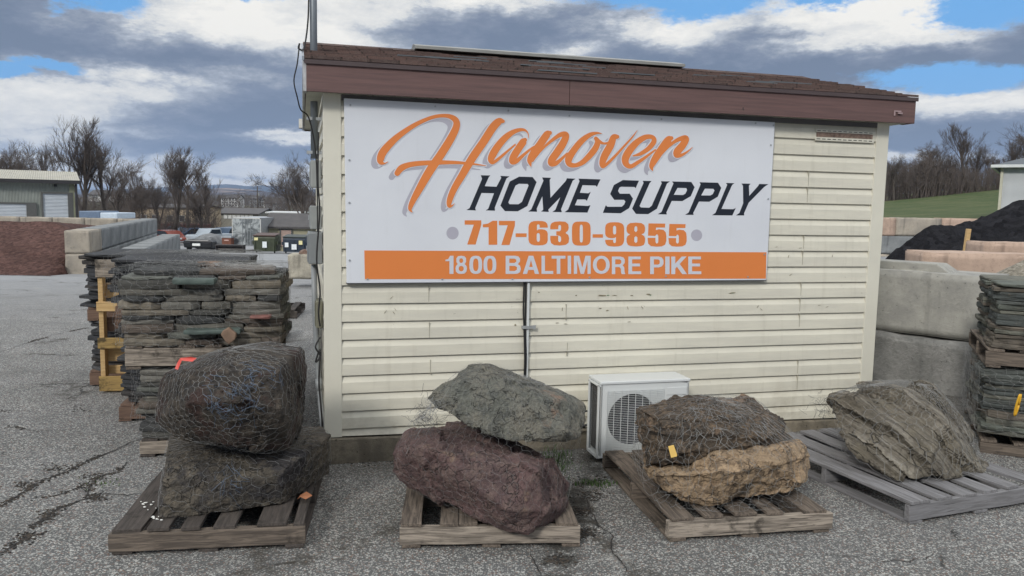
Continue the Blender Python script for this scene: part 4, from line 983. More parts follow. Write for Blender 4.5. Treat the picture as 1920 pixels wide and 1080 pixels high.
rocks['B1'] = rock('boulder', 'large maroon boulder lying on the second pallet below the grey slab', [(735, 850, 4.0), (757, 812, 4.15), (830, 792, 4.35), (875, 786, 4.4), (1000, 838, 4.3), (1042, 858, 4.2), (1065, 905, 4.1), (1062, 945, 3.95), (1035, 985, 3.78), (985, 1003, 3.66), (955, 1001, 3.66), (895, 978, 3.72), (845, 945, 3.82), (800, 930, 3.9), (765, 920, 3.96), (740, 885, 3.98), (800, 835, 3.80), (930, 870, 3.72), (1010, 880, 3.72), (1025, 960, 3.66), (955, 960, 3.58), (850, 900, 3.72), (900, 900, 4.6), (1000, 880, 4.55), (790, 880, 4.5), (800, 905, Z, .13), (1000, 900, Z, .13)], MB1, amp=.014, facet=.020, smooth=1, vox=.012, seed=3)
rocks['B2'] = rock('boulder', 'tilted grey green slab boulder resting on top of the maroon one', [(799, 745, 4.02), (808, 757, 3.98), (835, 715, 4.05), (880, 690, 4.15), (905, 682, 4.22), (945, 688, 4.3), (1050, 735, 4.35), (1090, 760, 4.3), (1093, 790, 4.2), (1086, 822, 4.05), (1040, 831, 3.95), (962, 834, 3.88), (930, 822, 3.88), (862, 790, 3.9), (822, 768, 3.94), (870, 712, 3.96), (1040, 750, 4.02), (1065, 812, 3.92), (900, 720, 4.45), (1060, 790, 4.5), (920, 780, 4.4), (1000, 810, 4.4)], MB2, amp=.010, facet=.022, smooth=1, vox=.012, seed=4)
rocks['C2'] = rock('boulder', 'dark brown boulder with a yellow tag on the pallet beside the outdoor unit', [(1192, 762, 4.3), (1195, 850, 4.2), (1240, 740, 4.4), (1330, 728, 4.6), (1400, 735, 4.65), (1442, 770, 4.6), (1470, 810, 4.5), (1486, 838, 4.4), (1440, 852, 4.15), (1300, 870, 4.05), (1205, 872, 4.15), (1215, 775, 4.15), (1330, 770, 4.15), (1420, 800, 4.2), (1280, 850, 4.0), (1225, 800, 4.8), (1440, 820, 4.9), (1300, 790, 5.0)], MC2, amp=.024, facet=.028, smooth=2, vox=.012, seed=5, strata=(Vector((.1, 0, 1)), 11, .014), fine=.009)
rocks['C1'] = rock('boulder', 'tan split boulder below the dark brown one on the third pallet', [(1196, 872, 4.25), (1210, 862, 4.3), (1207, 900, 4.12), (1235, 870, 4.08), (1350, 853, 4.05), (1462, 836, 4.12), (1503, 830, 4.25), (1519, 862, 4.25), (1516, 902, 4.18), (1482, 926, 4.10), (1400, 946, 4.02), (1330, 952, 3.98), (1278, 940, 4.0), (1235, 918, 4.05), (1225, 892, 3.98), (1345, 885, 3.90), (1460, 868, 3.98), (1500, 900, 4.06), (1260, 880, 4.7), (1480, 870, 4.8), (1300, 905, Z, .13), (1420, 890, Z, .13)], MC1, amp=.018, facet=.022, smooth=1, vox=.012, seed=6, strata=(Vector((.08, .1, 1)), 9, .016))
rocks['D'] = rock('boulder', 'layered grey brown boulder with slanting ridges on the right pallet', [(1552, 772, 4.9), (1557, 742, 5.05), (1565, 808, 4.82), (1600, 722, 5.25), (1640, 716, 5.35), (1700, 716, 5.3), (1742, 711, 5.1), (1757, 718, 5.05), (1790, 778, 5.0), (1851, 842, 4.92), (1856, 876, 4.75), (1843, 891, 4.62), (1792, 893, 4.5), (1720, 903, 4.42), (1682, 893, 4.45), (1605, 850, 4.62), (1600, 745, 4.78), (1690, 735, 4.85), (1640, 800, 4.60), (1760, 830, 4.5), (1770, 770, 5.5), (1700, 820, 5.55), (1810, 860, 5.3)], MD, amp=.018, facet=.004, smooth=1, seed=7, fine=.003, vox=.012, strata=(SDV, 7.5, .036))

# ------------------------------------------------------------------ chicken wire
def hexnet(name, label, clouds, c0, c1, cell=.052, rad=.0009, zmax=89, zmin=-70, crumple=.012, seed=1, mtl=WIRE, inflate=1.012, th0=0, th1=360, extra=None, tang=()):
    bm = bmesh.new()
    for p in clouds: bm.verts.new(p)
    bmesh.ops.convex_hull(bm, input=bm.verts)
    for v in [v for v in bm.verts if not v.link_faces]: bm.verts.remove(v)
    bvh = BVHTree.FromBMesh(bm); cen = sum((v.co for v in bm.verts), Vector())/len(bm.verts)
    Rm = sum(((v.co-cen).length for v in bm.verts))/len(bm.verts); bm.free()
    rnd = random.Random(seed); so_ = Vector((seed*5.1, 0, 0))
    def pos(s_, t_):      # s_ around, t_ up, in metres on a sphere of radius Rm
        q_ = Vector((s_, t_, 0))*3+so_
        nv = noise.noise_vector(q_)*.07+noise.noise_vector(q_*3.3)*.028+noise.noise_vector(q_*9)*.007
        th, ph = (s_+nv.x)/Rm, (t_+nv.y)/Rm
        ph = max(R(-88), min(R(88), ph))
        d_ = Vector((math.cos(th)*math.cos(ph), math.sin(th)*math.cos(ph), math.sin(ph)))
        hit = bvh.ray_cast(cen, d_)
        if hit[0] is None: return None
        o_ = cen+(hit[0]-cen)*inflate+d_*(crumple*abs(noise.noise(q_*2.5))+.004)
        if o_.z < .135: o_.z = .135+.004*rnd.random()
        return o_
    mb = MB(); a = cell/math.sqrt(3)   # hex side
    n0, n1 = int(R(th0)*Rm/(cell)), int(R(th1)*Rm/(cell)); m0, m1 = int(R(zmin)*Rm/(1.5*a)), int(R(zmax)*Rm/(1.5*a))
    cache = {}
    def V(i, j, k):   # k 0 lower, 1 upper node of the short vertical link
        key = (i, j, k)
        if key not in cache:
            x_ = (i+.5*(j & 1))*cell; y_ = j*1.5*a+(a*.5 if k else -a*.5)
            cache[key] = (x_, y_)
        return cache[key]
    def seg(A_, B_, r_):
        n = 2; pts = []
        for q in range(n+1):
            p = pos(A_[0]+(B_[0]-A_[0])*q/n, A_[1]+(B_[1]-A_[1])*q/n)
            if p is None: return
            pts.append(p)
        mb.tube(pts, r_, 3, cap=False)
    for j in range(m0, m1):
        # thin the rows toward the pole where the mesh bunches up
        ph = j*1.5*a/Rm; step = 1
        for i in range(n0, n1):
            if rnd.random() < .03: continue
            if math.cos(ph) < .45 and rnd.random() < .35: continue
            seg(V(i, j, 0), V(i, j, 1), rad*.85)
            up_ = j+1
            if j & 1: nb = ((i, up_), (i+1, up_))
            else: nb = ((i-1, up_), (i, up_))
            for (ii, jj) in nb: seg(V(i, j, 1), V(ii, jj, 0), rad*.65)
    o_ = mb.build(name, mtl, None, fix=False); tag(o_, label, 'wire netting', 'chicken wire wrapped round the stone')
    # bunched, twisted wire ends
    for (c_, n_, spread, mt) in tang:
        q = MB()
        for i in range(n_):
            p = Vector(c_)+Vector((rnd.gauss(0, spread), rnd.gauss(0, spread*.25), rnd.gauss(0, spread)))
            d_ = (p-cen).normalized(); hit = bvh.ray_cast(cen, d_)
            if hit[0] is None: continue
            p = hit[0]+d_*rnd.uniform(.008, .022); tdir = Vector((rnd.gauss(0, 1), rnd.gauss(0, .4), rnd.gauss(0, 1))).normalized(); L = rnd.uniform(.03, .10)
            pts = []
            for k_ in range(4):
                pp = p+tdir*L*k_/3+Vector((rnd.gauss(0, .006), 0, rnd.gauss(0, .006))); h2 = bvh.ray_cast(cen, (pp-cen).normalized())
                if h2[0]: pts.append(h2[0]+(pp-cen).normalized()*rnd.uniform(.006, .02))
            if len(pts) > 1: q.tube(pts, .0008, 3, cap=False)
        q.build('wire_tangle', mt, o_, fix=False)
    return o_
def wv(key, n=350):
    o_ = rocks[key][0]; st = max(1, len(o_.data.vertices)//n); return [v.co+o_.location for v in list(o_.data.vertices)[::st]]
hexnet('wire_netting', 'chicken wire wrapped round the dark boulder at far left', wv('A2')+[D(590, 700, 4.35), D(596, 790, 4.4), D(575, 830, 4.3)], 0, 0, cell=.050, rad=.0008, seed=1, tang=((tuple(D(440, 755, 3.6)), 80, .07, WIRE_BLUE), (tuple(D(500, 700, 3.75)), 35, .09, WIRE_BLUE)))
hexnet('wire_netting', 'chicken wire draped over the blocky brown boulder at far left', wv('A1')+[D(610, 810, 4.4)], 0, 0, cell=.058, rad=.0008, seed=2, tang=((tuple(D(430, 900, 3.75)), 18, .05, WIRE_BLUE),))
hexnet('wire_netting', 'sagging chicken wire between the maroon and grey green boulders', wv('B1')+wv('B2')+[D(785, 800, 4.0)], 0, 0, cell=.055, rad=.0004, seed=3, inflate=1.005, tang=((tuple(D(810, 770, 3.95)), 50, .05, WIRE), (tuple(D(1000, 715, 4.2)), 30, .05, WIRE)))
hexnet('wire_netting', 'chicken wire over the tan and dark brown boulder pair', wv('C1')+wv('C2')+[D(1215, 925, 4.0), D(1260, 965, 3.95), D(1380, 975, 3.92), D(1500, 955, 4.0), D(1185, 850, 4.4)], 0, 0, cell=.052, rad=.0008, seed=4, crumple=.03, inflate=1.0, tang=((tuple(D(1330, 780, 4.1)), 130, .13, WIRE), (tuple(D(1400, 800, 4.2)), 60, .08, WIRE)))
hexnet('wire_netting', 'chicken wire over the layered boulder on the right pallet', wv('D')+[D(1700, 912, 4.35), D(1830, 900, 4.6), D(1580, 850, 4.7)], 0, 0, cell=.052, rad=.0009, seed=5, inflate=1.0, tang=((tuple(D(1640, 735, 5.0)), 60, .10, WIRE),))
# loose springy wire ends left of the grey slab and of the layered boulder
def frizz(label, c_, n, sx, sz, seed):
    rnd = random.Random(seed); q = MB()
    for i in range(n):
        p = Vector(c_)+Vector((rnd.gauss(0, sx), rnd.gauss(0, .03), rnd.gauss(0, sz))); d_ = Vector((rnd.gauss(0, 1), rnd.gauss(0, .5), rnd.gauss(0, 1))).normalized(); pts = [p]
        for k_ in range(3): d_ = (d_+Vector((rnd.gauss(0, .6), 0, rnd.gauss(0, .6)))).normalized(); pts.append(pts[-1]+d_*.022)
        q.tube(pts, .0009, 3, cap=False)
    o_ = q.build('wire_netting', plain('dark_wire', (.10, .10, .10), .6), None, fix=False); tag(o_, label, 'wire netting')
frizz('loose springy wire ends sticking out left of the tilted grey green slab', D(800, 785, 3.98), 90, .04, .045, 3)
frizz('frayed wire ends at the left tip of the layered boulder', D(1545, 765, 4.95), 50, .045, .04, 4)
# tags, leaf, chips
q = MB(); c_ = D(352, 675, 3.80); q.add([c_+Vector(v) for v in ((-.045, -.01, -.01), (-.03, -.012, .012), (.02, -.01, .018), (.045, 0, .010), (.03, -.02, -.004), (-.02, -.02, .001), (-.055, -.02, -.04), (-.04, -.02, -.045))], [(0, 1, 2, 3, 4, 5), (0, 5, 7, 6)])
o_ = q.build('ribbon', plain('red_ribbon', (.62, .085, .065), .5), None); tag(o_, 'red plastic ribbon tied on top of the dark boulder', 'ribbon'); md = o_.modifiers.new('s', 'SOLIDIFY'); md.thickness = .001
q = MB(); c_ = D(1261, 846, 3.86); M_ = Matrix.Translation(c_) @ Matrix.Rotation(R(-18), 4, 'Y'); q.prism([(-.016, -.03), (.012, -.032), (.017, -.026), (.014, .03), (-.014, .03)], 'y', -.001, .001, M_)
o_ = q.build('tag', plain('yellow_tag', (.75, .50, .14), .6), None); tag(o_, 'small yellow tag hanging on the netting of the dark brown boulder', 'tag')
sp = []
for (px_, py_, n_, s_) in ((268, 945, 10, 9), (292, 972, 8, 5)):
    for i in range(n_): p = G(px_+random.gauss(0, s_), py_+random.gauss(0, s_*.45), .128); sp.append((p.x, p.y, .128))
chips('stone_chips', sp, [ST4], .004, .010, 'white stone chips scattered on the boards of the far left pallet', 'stone chips')
q = MB(); c_ = G(572, 936, .14); q.add([c_+Vector(v) for v in ((-.04, 0, 0), (-.02, -.02, .02), (.01, -.025, .01), (.04, -.01, .025), (.03, .02, .01), (0, .03, .03), (-.03, .02, .015))], [(0, 1, 2, 3, 4, 5, 6)])
o_ = q.build('leaf', plain('dry_leaf', (.32, .13, .06), .8), None); md = o_.modifiers.new('s', 'SOLIDIFY'); md.thickness = .0015; tag(o_, 'curled orange brown dead leaf on the far left pallet', 'leaf')

# ------------------------------------------------------------------ flagstone stacks
def stonemat(name, cs):
    def fn(t, b):
        n1 = t.noise(t.vmath('ADD', t.obj, t.comb(t.math('MULTIPLY', t.oi, 50), 0.0, 0.0)), 7, 7, .7); n2 = t.noise(t.obj, 40, 5, .7)
        k = t.node('ShaderNodeValToRGB'); t.put(k.inputs[0], t.oi); k.color_ramp.interpolation = 'CONSTANT'
        e = k.color_ramp.elements; e[0].color = cs[0]+(1,); e[1].position = 1/len(cs); e[1].color = cs[1]+(1,)
        for i in range(2, len(cs)): q_ = e.new(i/len(cs)); q_.color = cs[i]+(1,)
        c = t.mix(t.ramp(n1, .35, .65, 0, .7), k.outputs[0], t.mix(.55, k.outputs[0], (.03, .03, .028)))
        c = t.mix(t.ramp(n2, .58, .72, 0, .5), c, (.22, .18, .13))
        c = t.mix(t.ramp(t.noise(t.vmath('MULTIPLY', t.obj, (1, 1, 12)), 9, 4, .6), .5, .7, 0, .5), c, (.035, .034, .032))
        h = t.math('ADD', n2, t.math('MULTIPLY', t.noise(t.vmath('MULTIPLY', t.obj, (1, 1, 14)), 14, 4, .6), 1.4))
        setp(t, b, c, .85, 0, t.bump(h, .8, .009), .3)
    return mat(name, fn)
FS1 = stonemat('flagstone', [(.175, .165, .14), (.105, .102, .092), (.24, .21, .165), (.15, .155, .135), (.075, .076, .075), (.15, .122, .10), (.20, .19, .165)])
FS2 = stonemat('dark_slate', [(.060, .062, .068), (.045, .047, .052), (.075, .075, .078), (.055, .05, .048)])
FS3 = stonemat('green_slate', [(.135, .148, .125), (.11, .12, .11), (.17, .17, .14), (.085, .095, .09), (.18, .155, .125)])
GREEN1 = plain('green_slab', (.075, .10, .088), .7, var=.3, scale=12, bumpd=.004)
RED1 = plain('brown_wedge', (.19, .125, .085), .85, var=.35, scale=14, bumpd=.006)
def slab(cx_, cy, z_, L, Wd, th, mtl, rz, parentM, rnd, jag=.012):
    """irregular flat stone; long axis local X"""
    n = 18; ring = []
    for i in range(n):
        a = 6.2832*i/n; ca, sa = math.cos(a), math.sin(a); k_ = 1/max(abs(ca), abs(sa)); k_ = k_*.93+.07*1.1
        ring.append((ca*k_*L/2+rnd.uniform(-jag, jag), sa*k_*Wd/2+rnd.uniform(-jag, jag)))
    vs = []; lv = 4
    for l in range(lv):
        zz = th*l/(lv-1); ins = .004 if l in (0, lv-1) else 0
        for (x, y) in ring:
            m_ = 1-ins/max(.05, math.hypot(x, y)); o1 = rnd.uniform(-.5, .5)*jag*.45
            d_ = math.hypot(x, y) or 1
            vs.append((x*m_+x/d_*o1, y*m_+y/d_*o1, zz+rnd.uniform(-.0015, .0015)))
    fs = [tuple(range(n))[::-1], tuple((lv-1)*n+i for i in range(n))]
    for l in range(lv-1):
        for i in range(n): fs.append((l*n+i, l*n+(i+1) % n, (l+1)*n+(i+1) % n, (l+1)*n+i))
    mb = MB(); mb.add(vs, fs); me = mb.mesh('flagstone', mtl)
    o_ = mobj('flagstone', me)
    o_.matrix_world = parentM @ Matrix.Translation((cx_, cy, z_)) @ Matrix.Rotation(rz, 4, 'Z') @ Matrix.Rotation(rnd.uniform(-.02, .02), 4, 'Y')
    return o_
def stack(loc, rz, W_, Dp, z0, z1, mtl, label, group, tmin, tmax, seed, lmin=.18, lmax=.46, rows=2, jag=.012, out=.02, special=()):
    rnd = random.Random(seed); M_ = Matrix.Translation((loc[0], loc[1], 0)) @ Matrix.Rotation(rz, 4, 'Z'); z_ = z0; li = 0; allo = []
    fd = Dp*.46 if rows == 2 else Dp
    while z_ < z1-.012:
        th = min(rnd.uniform(tmin, tmax), max(.02, z1-z_)); x_ = rnd.uniform(-out, out); row = 0
        while x_ < W_-.07:
            L = rnd.uniform(lmin, lmax)
            if W_-(x_+L) < .12: L = W_-x_+rnd.uniform(-out, out)
            # split a thick layer into two thin stones now and then
            if th > tmin*1.5 and rnd.random() < .35:
                k_ = rnd.uniform(.4, .6); tt = ((0, th*k_*.95), (th*k_, th*(1-k_)*.95))
            else: tt = ((0, th*rnd.uniform(.86, .97)),)
            for (dz, t2) in tt:
                o_ = slab(x_+L/2, fd/2+rnd.uniform(-out, out*.6), z_+dz, L-.006, fd, t2, mtl, rnd.uniform(-.035, .035), M_, rnd, jag); allo.append((o_, li, row, 0)); row += 1
            x_ += L
        if rows == 2:
            L = W_*.5
            for k_ in range(2):
                o_ = slab(W_*.25+k_*L+rnd.uniform(-.02, .02), Dp*.73, z_, L-.01, Dp*.52, th*.93, mtl, rnd.uniform(-.03, .03), M_, rnd, jag); allo.append((o_, li, k_, 1))
        z_ += th; li += 1
    cnt = {}
    for o_, l_, r_, bk in allo: cnt[(l_, bk)] = max(cnt.get((l_, bk), 0), r_+1)
    for o_, l_, r_, bk in allo:
        lay = NTH[li-l_-1]+' layer down'
        pos = '' if cnt[(l_, bk)] == 1 else (NTH[r_]+' from the left, ')
        tag(o_, (('rear stone, ' if bk else label[0]+', ')+pos+lay+', '+label[1]), 'flagstone', group)
    return M_, z_, allo
# S1: grey brown stack right behind the far left boulders: two tiers
g1 = G(262, 858); rz1 = R(10.5)
W1 = .88
ud = Vector((math.cos(rz1), math.sin(rz1), 0)); vd = Vector((-ud.y, ud.x, 0))
pallet('dark pallet on the ground under the netted flagstone stack', g1-ud*.0, rz1, W1, .78, [(.06, .1), (.22, .1), (.38, .1), (.54, .1), (.7, .1), (.83, .09)], WOOD_DARK, WOOD_GREY, hh=.12)
# heights from the picture
def zat(px_, py_, Y): return D(px_, py_, Y).z
zt1 = zat(260, 692, g1.y); zp1 = zat(260, 657, g1.y)
stack(g1, rz1, W1, .76, .122, zt1-.005, FS1, ('flagstone', 'lower tier behind dark boulder'), 'flagstones in the lower tier behind the dark boulder', .035, .06, 11)
g1b = g1-ud*.075
pallet('pale grey board pallet between the two tiers of the netted flagstone stack', (g1b.x, g1b.y, zt1-.004), rz1, W1+.04, .78, [(.06, .1), (.22, .1), (.38, .1), (.54, .1), (.7, .1), (.85, .09)], WOOD_OLD, WOOD_GREY, hh=zp1-zt1+.032)
ztop1 = zat(300, 520, g1.y)
_, zz, S1o = stack(g1b-ud*.02, rz1, W1+.10, .78, zp1+.030, ztop1, FS1, ('flagstone', 'upper tier behind dark boulder'), 'flagstones in the upper tier behind the dark boulder', .036, .062, 13)
rn = random.Random(5); M1 = Matrix.Translation((g1b.x, g1b.y, 0)) @ Matrix.Rotation(rz1, 4, 'Z')
for (x_, y_, L, w_, lab, mt_, dz) in ((.25, .30, .42, .4, 'long flat dark stone on top of the netted stack, left of the others', FS1, 0), (.66, .36, .46, .5, 'wide flat grey stone on top of the netted stack at its right', FS1, .002), (.44, .5, .16, .16, 'small rounded tan stone on top of the netted stack', RED1, .03)):
    o_ = slab(x_, y_, zz+dz, L, w_, .03, mt_, rn.uniform(-.1, .1), M1, rn, .02); tag(o_, lab, 'stone slab')
for (px_, py_, wd, hh_, lab, mt_) in ((362, 528, .26, .034, 'dark green slab near the top of the netted stack', GREEN1), (398, 622, .34, .026, 'dark green slab low in the upper tier of the netted stack', GREEN1), (488, 595, .13, .018, 'thin reddish slab at the right of the netted stack', plain('red_slab', (.20, .09, .075), .8, var=.3, scale=14))):
    p = D(px_, py_, g1b.y+.02*0+max(0, (px_-262)/278)*.16-.045); M_ = Matrix.Translation(p) @ Matrix.Rotation(rz1, 4, 'Z'); o_ = slab(0, .06, -hh_/2, wd, .16, hh_, mt_, 0, M_, rn, .006); tag(o_, lab, 'stone slab')
# leaning triangular wedge
p = D(430, 632, g1b.y+.03); q = MB(); M_ = Matrix.Translation(p) @ Matrix.Rotation(rz1, 4, 'Z')
q.prism([(-.05, .02), (-.035, .045), (.0, .065), (.045, .025), (.04, -.01), (.0, -.045), (-.02, -.03)], 'y', -.02, .02, M_); o_ = q.build('flagstone', RED1, None, bevel=.006); tag(o_, 'brown wedge shaped stone leaning at the foot of the upper tier', 'stone')
# S2 dark slate stack
g2 = G(222, 791)
pallet('reddish brown pallet under the dark slate stack at left', g2, rz1, .9, .9, [(.06, .1), (.25, .1), (.45, .1), (.65, .1), (.83, .09)], WOOD_PINK, hh=.13)
zt2 = zat(240, 593, g2.y+.0); 
stack(g2+ud*.02+vd*.0, rz1, .86, .85, .132, zt2-.02, FS2, ('dark slate', 'lower tier of the middle left stack'), 'dark slates in the lower tier', .028, .045, 21, .5, .9, 1, .02, .03)
pallet('reddish pallet between the tiers of the dark slate stack', (g2.x, g2.y, zt2-.018), rz1, .9, .9, [(.06, .1), (.25, .1), (.45, .1), (.65, .1), (.83, .09)], WOOD_PINK, hh=.11)
ztop2 = zat(240, 488, g2.y)
stack(g2-ud*.03, rz1, .96, .9, zt2+.095, ztop2, FS2, ('dark slate', 'upper tier of the middle left stack'), 'dark slates in the upper tier', .022, .045, 22, .5, .95, 1, .02, .03)
# S3 the stack behind, and the upright pallet
g3 = G(168, 722); 
pallet('brown pallet under the rearmost dark slate stack', g3, rz1, .95, .95, [(.06, .1), (.25, .1), (.45, .1), (.65, .1), (.87, .09)], WOOD_PINK, hh=.13)
ztop3 = zat(200, 478, g3.y)
zm = zat(175, 598, g3.y)
stack(g3+ud*.0, rz1, .95, .95, .132, zm-.02, FS2, ('slate', 'lower tier behind the upright pallet'), 'slates in the lower tier of the rearmost stack', .028, .05, 31, .5, .95, 1, .025, .035)
pallet('brown pallet between the tiers of the rearmost slate stack', (g3.x, g3.y, zm-.018), rz1, .95, .95, [(.06, .1), (.25, .1), (.45, .1), (.65, .1), (.87, .09)], WOOD_PINK, hh=.12)
stack(g3-ud*.04, rz1, 1.0, .95, zm+.104, ztop3, FS2, ('slate', 'upper tier behind the upright pallet'), 'slates in the upper tier of the rearmost stack', .025, .05, 32, .5, 1.0, 1, .025, .035)
up_ = thing('pallet', 'new pine pallet standing on end against the rearmost slate stack', 'pallet', G(186, 735), rz1, 'wooden pallets')
HP = zat(186, 487, G(186, 735).y)
fy = [(487, 520, WOOD_GREY), (566, 584, WOOD_PINE), (634, 654, WOOD_YEL), (706, 734, WOOD_YEL)]
Yp = G(186, 735).y
def lbox(nm, x0, x1, y0, y1, z0, z1, mt_):
    q = MB(); cx_, cy_, cz_ = (x0+x1)/2, (y0+y1)/2, (z0+z1)/2; q.box(x0-cx_, x1-cx_, y0-cy_, y1-cy_, z0-cz_, z1-cz_); o_ = q.build(nm, mt_, up_, bevel=.003); o_.location = (cx_, cy_, cz_); return o_
for (a, b_, mt_) in fy: lbox('deck_board', 0, .9, 0, .018, zat(186, b_, Yp), zat(186, a, Yp), mt_)
for (a, b_, mt_) in ((533, 562, WOOD_PINE), (598, 626, WOOD_PINK), (655, 682, WOOD_PINE), (690, 706, WOOD_PINE)): lbox('back_board', 0, .9, .108, .126, zat(186, b_, Yp), zat(186, a, Yp), mt_)
for x_ in (.012, .42, .85): lbox('stringer', x_, x_+.038, .019, .107, .01, HP-.01, WOOD_PINE)
# netting on the near stack (front, right side, top edge): hex mesh on its own box hull
cl = [g1b+ud*a+vd*b_+Vector((0, 0, z_)) for a in (-.04, .95) for b_ in (-.03, .80) for z_ in (zp1+.03, ztop1+.05)]
hexnet('wire_netting', 'chicken wire wrapped round the upper tier of the near flagstone stack', cl, 0, 0, cell=.062, rad=.0011, seed=8, inflate=1.0, crumple=.02)
cl = [g1+ud*a+vd*b_+Vector((0, 0, z_)) for a in (-.03, .9) for b_ in (-.03, .78) for z_ in (.14, zt1)]
hexnet('wire_netting', 'chicken wire wrapped round the lower tier of the near flagstone stack', cl, 0, 0, cell=.062, rad=.0010, seed=9, inflate=1.0, crumple=.02)
cl = [g2+ud*a+vd*b_+Vector((0, 0, z_)) for a in (-.06, .95) for b_ in (-.03, .9) for z_ in (zt2+.1, ztop2+.03)]
hexnet('wire_netting', 'chicken wire round the upper tier of the dark slate stack', cl, 0, 0, cell=.065, rad=.0007, seed=10, inflate=1.0, crumple=.02)
# netted rock farther back and its pallet
pb = G(557, 590); pallet('small dark pallet on the paving behind the netted stack', (pb.x-1.0, pb.y-.1, gz(pb.x, pb.y)), R(8), 1.0, 1.0, [(.06, .1), (.25, .1), (.45, .1), (.65, .1), (.9, .1)], WOOD_DARK, hh=.13)
yb = pb.y+.35
rk, _ = rock('boulder', 'small rough brown boulder farther back behind the netted stack', [(500, 520, yb), (520, 513, yb+.1), (540, 535, yb), (544, 555, yb), (535, 574, yb-.1), (505, 577, yb-.1), (490, 550, yb), (520, 540, yb-.35), (515, 545, yb+.4), (528, 560, yb-.3)], rockmat('rough_brown', (.19, .15, .11), (.11, .09, .07), (.26, .21, .16), 5), vox=.03, amp=.05, facet=.04, seed=9)
p3 = G(526, 640); pallet('dark pallet end beside the near flagstone stack', (p3.x-.75, p3.y, 0), R(10), .78, .8, [(.06, .1), (.25, .1), (.45, .1), (.7, .1)], WOOD_DARK, hh=.13)

# ------------------------------------------------------------------ concrete blocks
def cblock(label, loc, rz, L, Wd, Hh, mtl, group=None, chip=.012, key=True, seed=0, loop=False):
    o_ = thing('concrete_block', label, 'concrete block', loc, rz, group)
    bm = bmesh.new(); bmesh.ops.create_cube(bm, size=1)
    for v in bm.verts: v.co = Vector(((v.co.x+.5)*L, (v.co.y+.5)*Wd, (v.co.z+.5)*Hh))
    bmesh.ops.bevel(bm, geom=list(bm.edges), offset=.016, segments=2, affect='EDGES')
    bmesh.ops.subdivide_edges(bm, edges=[e for e in bm.edges if e.calc_length() > .2], cuts=10, use_grid_fill=True)
    for v in bm.verts: v.co += noise.noise_vector(v.co*4+Vector((seed, 0, 0)))*chip
    me = bpy.data.meshes.new('body'); bm.to_mesh(me); bm.free(); me.materials.append(mtl); me.polygons.foreach_set('use_smooth', [True]*len(me.polygons)); mobj('body', me, o_)
    if key:
        k = MB()
        for (a, b_) in ((.10*L, .44*L), (.56*L, .90*L)) if key == 2 else ((.2*L, .8*L),):
            k.prism([(a, Hh-.01), (b_, Hh-.01), (b_-.13, Hh+.075), (a+.13, Hh+.075)], 'y', Wd*.28, Wd*.72)
        k.build('shear_key', mtl, o_, bevel=.01)
    if loop:
        k = MB(); k.tube([(loop+.06*math.cos(a), Wd*.35, Hh-.02+.075*max(0, math.sin(a))) for a in [math.pi*i/10 for i in range(11)]], .009, 8); k.build('lifting_loop', METAL, o_, True)
    return o_
# near pair beyond the right corner of the shed
Yr, Yl = 6.75, 7.45
pr_ = D(1857, 520, Yr); pl = D(1640, 505, Yl); dv = Vector((pr_.x-pl.x, pr_.y-pl.y, 0)).normalized(); rb = math.atan2(dv.y, dv.x)
ztb = pr_.z; zmb = D(1845, 646, Yr).z
hb = ztb-zmb; Lb = 1.8
st_ = pr_-dv*Lb; st2 = D(1843, 650, Yr)-dv*Lb
cblock('upper smooth grey concrete block with a lifting loop right of the shed', (st_.x, st_.y, zmb+.012), rb, Lb, .62, hb-.012, CONC, 'grey blocks beside the shed', .006, 1, 1, loop=Lb-.98)
cblock('lower rough grey concrete block right of the shed', (st2.x-.02, st2.y-.02, zmb-.62), rb, Lb-.02, .62, .62, CONC_ROUGH, 'grey blocks beside the shed', .022, False, 2)
# fix key of the upper block: a second hump at its far left end
# pinkish blocks beyond
p = D(1731, 500, 9.6); zt_ = D(1731, 472, 9.6).z
for i in range(2):
    for j in range(2):
        cblock(['pinkish concrete block, left one of the lower row below the black heap', 'pinkish concrete block, right one of the lower row below the black heap', 'pinkish concrete block, left one just below the wooden stake', 'pinkish concrete block, right one of the upper row below the black heap'][2*i+j],
               (p.x+1.52*j*math.cos(R(-6)), p.y-.16*j, zt_-1.2+.6*i), R(-6), 1.5, .6, .595, CONC_PINK, 'pinkish blocks below the black heap', .012, False, 5+i+2*j)
p = D(1846, 476, 11.6); zt_ = D(1846, 454, 11.6).z
cblock('pinkish concrete block farther back in front of the black heap', (p.x, p.y, zt_-.6), R(-4), 1.8, .6, .6, CONC_PINK, None, .015, False, 9)
cblock('pinkish concrete block supporting the one in front of the black heap', (p.x-.02, p.y, zt_-1.2), R(-4), 1.8, .6, .6, CONC_PINK, None, .015, False, 10)
# retaining wall at the back right: 3 courses
yw = 26
kk = 0
for c_ in range(3):
    for i in range(8):
        x_ = 11.0+i*1.52-(.5 if c_ == 1 else 0); kk += 1
        cblock(NTH[i]+' from the left, '+['concrete block, bottom course below the grass slope', 'dark concrete block, middle course below the grass slope', 'concrete block, top course below the grass slope'][c_],
               (x_, yw+.05*i, 1.50-.6*(3-c_)+.01*i), R(2), 1.5, .6, .59, CONC_PINK if c_ == 2 and i % 2 == 0 else (CONC_GREY if c_ == 1 else CONC_BUFF), ['blocks of the bottom course below the grass', 'blocks of the middle course below the grass', 'blocks of the top course below the grass'][c_], .012, False, kk)
